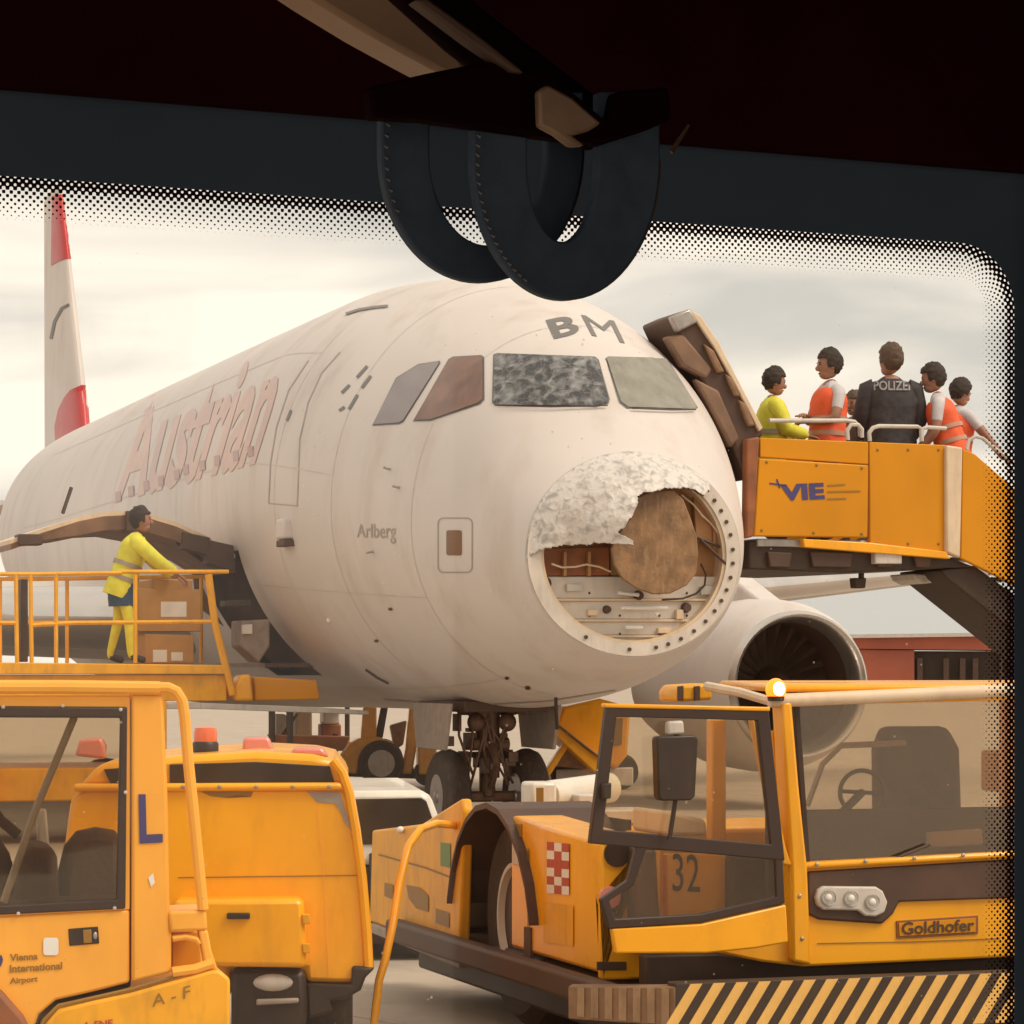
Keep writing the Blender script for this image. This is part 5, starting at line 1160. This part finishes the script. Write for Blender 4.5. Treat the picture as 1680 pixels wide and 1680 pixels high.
for q, m_ in (([(834, 1350), (846, 1352), (846, 1374), (834, 1372)], 'olive'), ([(832, 1384), (844, 1386), (844, 1420), (832, 1418)], 'lgrey'), ([(851, 1520), (862, 1522), (862, 1588), (851, 1586)], 'brown')):
    sg([(x+8, y) for x, y in q], -.0+.01, .02, 'fitting', m_, .003, tg, 0)
# big wheel and its dark mudguard, rear body
vw = G.loc(G.hit(795, 1470, 0, .0))[1]; vw2 = G.loc(G.hit(846, 1488, 0, .12))[1]
wc = G.w(.30, vw2, .58)
mb = MB(); mb.lathe([(.27, -.15), (.30, -.17), (.48, -.18), (.54, -.12), (.55, 0), (.54, .12), (.48, .18), (.27, .15)], wc, G.U, 48); wh = mb.build('wheel', M['rubber'], tg)
mb = MB(); mb.lathe([(.262, -.175), (.285, -.19), (.262, -.19), (.245, -.16)], wc, G.U, 48, False); mb.build('rim', M['lgrey'], wh, fix=False)
mb = MB(); mb.lathe([(.26, -.155), (.2, -.09), (.08, -.07), (.07, -.11)], wc, G.U, 32); mb.build('wheel_disc', M['brown'], wh)
mb = MB(); mb.prism([G.w(.52, vw2-.55, .3), G.w(.52, vw2+1.1, .3), G.w(.52, vw2+1.1, 1.1), G.w(.52, vw2-.55, 1.1)], G.U*.02); mb.build('arch_liner', M['dark'], tg)
mb = MB()
for i in range(10):
    g0, g1 = math.radians(15+15*i), math.radians(30+15*i)
    a, b_ = (G.w(-.03, vw-.12-.72*math.cos(g), .42+.72*math.sin(g)) for g in (g0, g1)); mb.prism([a, b_, b_+G.U*.55, a+G.U*.55], (G.Z*.03))
mb.build('mudguard', M['brown'], tg, fix=False)
mb = MB(); G.bx(mb, .06, 1.0, vw+.85, 4.15, .44, .96); mb.build('rear_bulkhead', M['dark'], tg, .02)
rp_ = sg([(610, 1362), (690, 1352), (756, 1310), (760, 1330), (753, 1568), (606, 1512)], .0, .06, 'rear_body', 'yellow_old', .015, tg, 0)
fline([(622, 1402), (700, 1424), (742, 1440)], 3, 'body_groove', M['olive'], .004, on(G, 0, .0), rp_)
conform([(724, 1382), (740, 1384), (740, 1424), (724, 1420)], on(G, 0, .0), 'green_label', M['green'], rp_, .005, 0)
conform([(668, 1452), (690, 1456), (704, 1470), (704, 1496), (684, 1490), (672, 1474)], on(G, 0, .0), 'worn_mark', M['olive'], rp_, .005, 1)
conform([(716, 1490), (738, 1498), (738, 1522), (716, 1514)], on(G, 0, .0), 'worn_mark', M['olive'], rp_, .005, 1)
conform([(632, 1448), (646, 1452), (646, 1476), (632, 1470)], on(G, 0, .0), 'worn_mark', M['olive'], rp_, .005, 1)
sg([(606, 1514), (753, 1570), (753, 1590), (606, 1530)], -.02, .5, 'rear_sill', 'grey', .01, tg, 0)
mb = MB(); mb.ell(G.hit(657, 1362, 0, -.02), (.022, .022, .022), 8, 6); mb.build('side_lamp', M['sticker'], tg)
for v in (.9, 3.9):
    mb = MB(); mb.lathe([(.1, -.1), (.26, -.12), (.3, 0), (.26, .12), (.1, .1)], G.w(2.1, v, .30), G.U, 24); mb.build('wheel', M['rubber'], tg)
mb = MB(); mb.lathe([(.1, -.1), (.26, -.12), (.3, 0), (.26, .12), (.1, .1)], G.w(.5, .95, .30), G.U, 24); mb.build('wheel', M['rubber'], tg)
mb = MB(); G.bx(mb, .54, 2.7, 2.05, 4.2, .44, .98); mb.build('rear_deck', M['yellow_old'], tg, .03)
# pale exhaust unit lying on the deck
ya = P(884, 1306, 16.2); yb = P(1000, 1292, 16.6)
mb = MB(); mb.tube([ya+Vector((.05, 0, 0)), yb], .085, 16); ex = mb.build('air_cleaner', M['vanwhite'], tg)
mb = MB(); mb.box(ya, (.15, .2, .16), G.ax); mb.build('air_inlet', M['vanwhite'], ex, .02); mb = MB(); mb.box(ya-Vector((0, .1, 0)), (.05, .02, .10)); mb.build('inlet_slot', M['olive'], ex)
mb = MB(); mb.box(P(960, 1318, 16.2), (.12, .12, .10), G.ax); mb.box(P(890, 1326, 16.2), (.1, .1, .08), G.ax); mb.box(P(970, 1336, 16.4), (.6, .3, .06), G.ax); mb.build('cleaner_stand', M['lgrey'], ex, .01)
# yellow hose from the tug to the ground
hp = [P(762, 1362, 15.7), P(745, 1354, 15.5), P(715, 1351, 15.3), P(690, 1360, 15.1), P(670, 1388, 15.0), P(655, 1450, 14.9), P(644, 1520, 14.8), P(632, 1575, 14.7), P(622, 1608, 14.7)]
last = Vector((hp[-1].x-.03, hp[-1].y-.05, .03)); hp += [(hp[-1]+last)/2+Vector((0, 0, .0)), last, last+Vector((.15, -.25, 0))]
mb = MB(); mb.tube(hp, .021, 10); hs_ = mb.build('hose', M['yellow'], None); rebase(hs_, last); tag(hs_, 'yellow hose hanging from the back of the tug to the ground', 'hose')

# ------------------------------------------------------------------ the bus the picture is taken from
N_ = Fr(P(840, 1000, 1.68), 24.4)
bus = thing('bus', 'dark bus interior with rounded window and dotted black glass border', 'bus', N_.w(0, -.5, .35))
zt = sum(N_.hit(x, y, 1, 0).z for x, y in ((0, 291), (560, 328), (1100, 364), (1560, 396)))/4
uR = N_.loc(N_.hit(1664, 900, 1, 0))[0]; RC = .040
path = [(N_.loc(N_.hit(-60, 300, 1, 0))[0]-.04, zt, 0, 1)]
n0 = 60; u0 = path[0][0]
path = [(u0+(uR-RC-u0)*i/n0, zt, 0, 1) for i in range(n0+1)]
path += [(uR-RC+RC*math.sin(g), zt-RC+RC*math.cos(g), math.sin(g), math.cos(g)) for g in [math.pi/2*i/24 for i in range(1, 25)]]
path += [(uR, zt-RC-(zt-RC-1.45)*i/60, 1, 0) for i in range(1, 61)]
WS = .0235; PIT = .0041
def strip(d0, d1, v, name, m, parent, uv=False, rows=1):
    me = bpy.data.meshes.new(name); o = base(parent); vs = []; fs = []; st_ = []; L_ = 0; pu = None
    for u, z, nu, nz_ in path:
        mu, mz = u-nu*WS*.35, z-nz_*WS*.35
        if pu: L_ += math.hypot(mu-pu[0], mz-pu[1])
        pu = (mu, mz)
        for r in range(rows+1):
            d = d0+(d1-d0)*r/rows; vs.append(N_.w(u+nu*d, v, z+nz_*d)-o); st_.append((L_/PIT, -d/PIT))
    k = rows+1
    for i in range(len(path)-1):
        for r in range(rows): fs.append((i*k+r, i*k+r+1, (i+1)*k+r+1, (i+1)*k+r))
    me.from_pydata(vs, [], fs)
    if uv:
        ly = me.uv_layers.new(name='frit')
        for lp_ in me.loops: ly.data[lp_.index].uv = st_[lp_.vertex_index]
    return finish(name, me, m, parent, 40)
# halftone print: round dots on a staggered lattice that shrink inwards
fm = bpy.data.materials.new('frit_print'); fm.use_nodes = True; t = fm.node_tree; t.nodes.clear()
o = nn(t, 'ShaderNodeOutputMaterial'); uvn = nn(t, 'ShaderNodeUVMap'); uvn.uv_map = 'frit'; sx = nn(t, 'ShaderNodeSeparateXYZ'); t.links.new(uvn.outputs[0], sx.inputs[0])
def mth(op, a, b=None):
    n = nn(t, 'ShaderNodeMath', operation=op)
    for i, x in enumerate((a, b)):
        if x is None: continue
        if isinstance(x, (int, float)): n.inputs[i].default_value = x
        else: t.links.new(x, n.inputs[i])
    return n.outputs[0]
cu_ = mth('COSINE', mth('MULTIPLY', sx.outputs[0], 2*math.pi)); cv_ = mth('COSINE', mth('MULTIPLY', sx.outputs[1], 2*math.pi))
Gf = mth('MULTIPLY', cu_, cv_)
th_ = nn(t, 'ShaderNodeValToRGB'); el = th_.color_ramp.elements
el[0].position = 0; el[0].color = (.28, .28, .28, 1); el[1].position = 1; el[1].color = (1.02, 1.02, 1.02, 1)
for p_, c_ in ((.06, .30), (.115, .20), (.17, .27), (.30, .52), (.55, .70), (.80, .86), (.93, .955)):
    x_ = el.new(p_); x_.color = (c_, c_, c_, 1)
fr_ = mth('DIVIDE', sx.outputs[1], WS/PIT); t.links.new(fr_, th_.inputs[0])
tv = mth('SUBTRACT', mth('MULTIPLY', th_.outputs[0], 2.0), 1.0)
blk = mth('GREATER_THAN', Gf, tv)
ds = nn(t, 'ShaderNodeBsdfDiffuse'); ds.inputs[0].default_value = (.014, .005, .006, 1); tr2 = nn(t, 'ShaderNodeBsdfTransparent')
mm_ = nn(t, 'ShaderNodeMixShader'); t.links.new(blk, mm_.inputs[0]); t.links.new(tr2.outputs[0], mm_.inputs[1]); t.links.new(ds.outputs[0], mm_.inputs[2]); t.links.new(mm_.outputs[0], o.inputs[0])
win = MB().prism([N_.w(-.55, .006, 1.35), N_.w(uR+.2, .006, 1.35), N_.w(uR+.2, .006, zt+.12), N_.w(-.55, .006, zt+.12)], N_.V*.005).build('window_glass', G_BUS, bus)
strip(0, -WS, .0, 'dotted_border', fm, win, True, 1)
strip(.30, .0, .0, 'black_border', M['frit'], win, False, 1)
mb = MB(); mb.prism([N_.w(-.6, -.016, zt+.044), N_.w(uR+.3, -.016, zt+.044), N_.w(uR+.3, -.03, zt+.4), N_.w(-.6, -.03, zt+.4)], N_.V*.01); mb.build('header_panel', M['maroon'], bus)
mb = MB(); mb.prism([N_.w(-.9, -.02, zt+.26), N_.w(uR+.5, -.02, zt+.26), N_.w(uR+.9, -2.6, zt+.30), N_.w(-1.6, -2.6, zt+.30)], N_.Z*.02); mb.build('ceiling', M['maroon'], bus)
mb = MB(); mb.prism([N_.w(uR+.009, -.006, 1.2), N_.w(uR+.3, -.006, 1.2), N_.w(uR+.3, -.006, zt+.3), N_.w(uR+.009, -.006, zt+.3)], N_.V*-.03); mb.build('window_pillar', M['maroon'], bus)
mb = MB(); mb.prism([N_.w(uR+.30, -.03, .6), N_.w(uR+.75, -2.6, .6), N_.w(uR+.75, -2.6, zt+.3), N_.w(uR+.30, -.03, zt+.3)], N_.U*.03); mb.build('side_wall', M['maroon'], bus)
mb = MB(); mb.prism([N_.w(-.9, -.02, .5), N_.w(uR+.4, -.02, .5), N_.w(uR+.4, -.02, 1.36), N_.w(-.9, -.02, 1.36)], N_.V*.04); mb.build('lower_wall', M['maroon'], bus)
# overhead trim and grab rail
T0 = Fr(P(700, 200, 1.30), 24)
def st_(pts, v, dep, name, m, bev=.002, parent=bus): return pr(T0, v, pts, dep, name, M[m], parent, bev)
st_([(470, -30), (515, 0), (600, 52), (680, 96), (735, 125), (768, 138), (781, 138), (776, 122), (745, 80), (705, 40), (672, 0), (650, -30)], .12, .03, 'lit_ceiling_trim', 'trim_tan', .008)  # tan colour stands in for light falling on the ceiling lining
rl = MB(); rl.tube([T0.hit(640, -60, 1, .0), T0.hit(760, 50, 1, .02), T0.hit(880, 140, 1, .04), T0.hit(970, 208, 1, .06)], .0125, 14); rl.build('grab_rail', M['void'], bus)
st_([(680, 0), (700, -5), (790, 60), (850, 108), (862, 120), (840, 116), (770, 68)], -.012, .01, 'rail_trim', 'edge_brown', .003)
st_([(884, 148), (900, 138), (940, 160), (988, 202), (968, 214), (940, 222), (962, 238), (938, 240), (912, 220), (886, 206)], -.02, .006, 'rail_reflection', 'reflection_tan', .002)  # tan sliver paints a reflection at the end of the rail
mb = MB(); mb.ell(T0.hit(773, 166, 1, .10), (.0012, .001, .0016), 8, 6); mb.build('screw', M['trim_tan'], bus)
mb = MB(); mb.tube([T0.hit(1101, 250, 1, .1), T0.hit(1130, 205, 1, .1)], [.0014, .0008], 6); mb.build('clip', M['edge_brown'], bus)
def loop(label, oc, orx, ory, ic, irx, iry, v, strapx, stitches):
    fr = T0; n = 72
    h_ = n//2
    U_ = lambda c, rx, ry: [(c[0]+rx, 150)]+[(c[0]+rx*math.cos(math.pi*i/h_), c[1]+ry*math.sin(math.pi*i/h_)) for i in range(h_+1)]+[(c[0]-rx, 150)]
    poly = U_(oc, orx, ory)+U_(ic, irx, iry)[::-1]
    t0 = thing('strap_handle', label, 'hanging strap', fr.hit(oc[0], oc[1]+ory, 1, v), 'strap handles hanging from the grab rail')
    MB().prism([fr.hit(x, y, 1, v) for x, y in poly], fr.V*.007).build('loop', M['strap'], t0, .0012)
    O2 = [fr.hit(oc[0]+(orx-1)*math.cos(math.pi*i/h_), oc[1]+(ory-1)*math.sin(math.pi*i/h_), 1, v+.005) for i in range(h_+1)]
    mb = MB(); mb.tube(O2, .0006, 5); mb.build('edge_binding', M['edge_brown'], t0)
    s0 = None
    for a in stitches:
        g_ = math.radians(a); x, y = oc[0]+(orx-7)*math.cos(g_), oc[1]+(ory-7)*math.sin(g_)
        c = fr.hit(x, y, 1, v-.0006); e_ = (fr.hit(x+5, y+3, 1, v-.0006)-c)
        if s0 is None:
            mb = MB(); mb.tube([-e_*.6, e_*.6], [.0003, .0008], 5); s0 = mb.build('stitch', M['thread'], t0); s0.data.transform(Matrix.Translation(ORG[t0.name])); q = s0
        else: q = s0.copy(); COL.objects.link(q); q.parent = t0
        q.location = c-ORG[t0.name]
    return t0
MB().prism([T0.hit(x, y, 1, -.008) for x, y in ((606, 142), (700, 120), (800, 100), (905, 120), (1000, 200), (1010, 150), (1098, 142), (1104, 196), (1060, 214), (990, 236), (880, 222), (700, 196), (612, 192))], T0.V*.012).build('strap_shade', M['void'], bus, .002)  # black sheet paints the shade that the strap tops fade into
loop('dark leather strap handle hanging behind, on the left, with a stitched edge', (792, 248), 166, 215, (802, 250), 96, 152, .03, (640, 900), range(152, 196, 5))
loop('dark leather strap handle hanging in front, on the right, lowest rounded end', (930, 262), 154, 230, (924, 262), 58, 134, .0, (790, 1070), range(118, 196, 4))
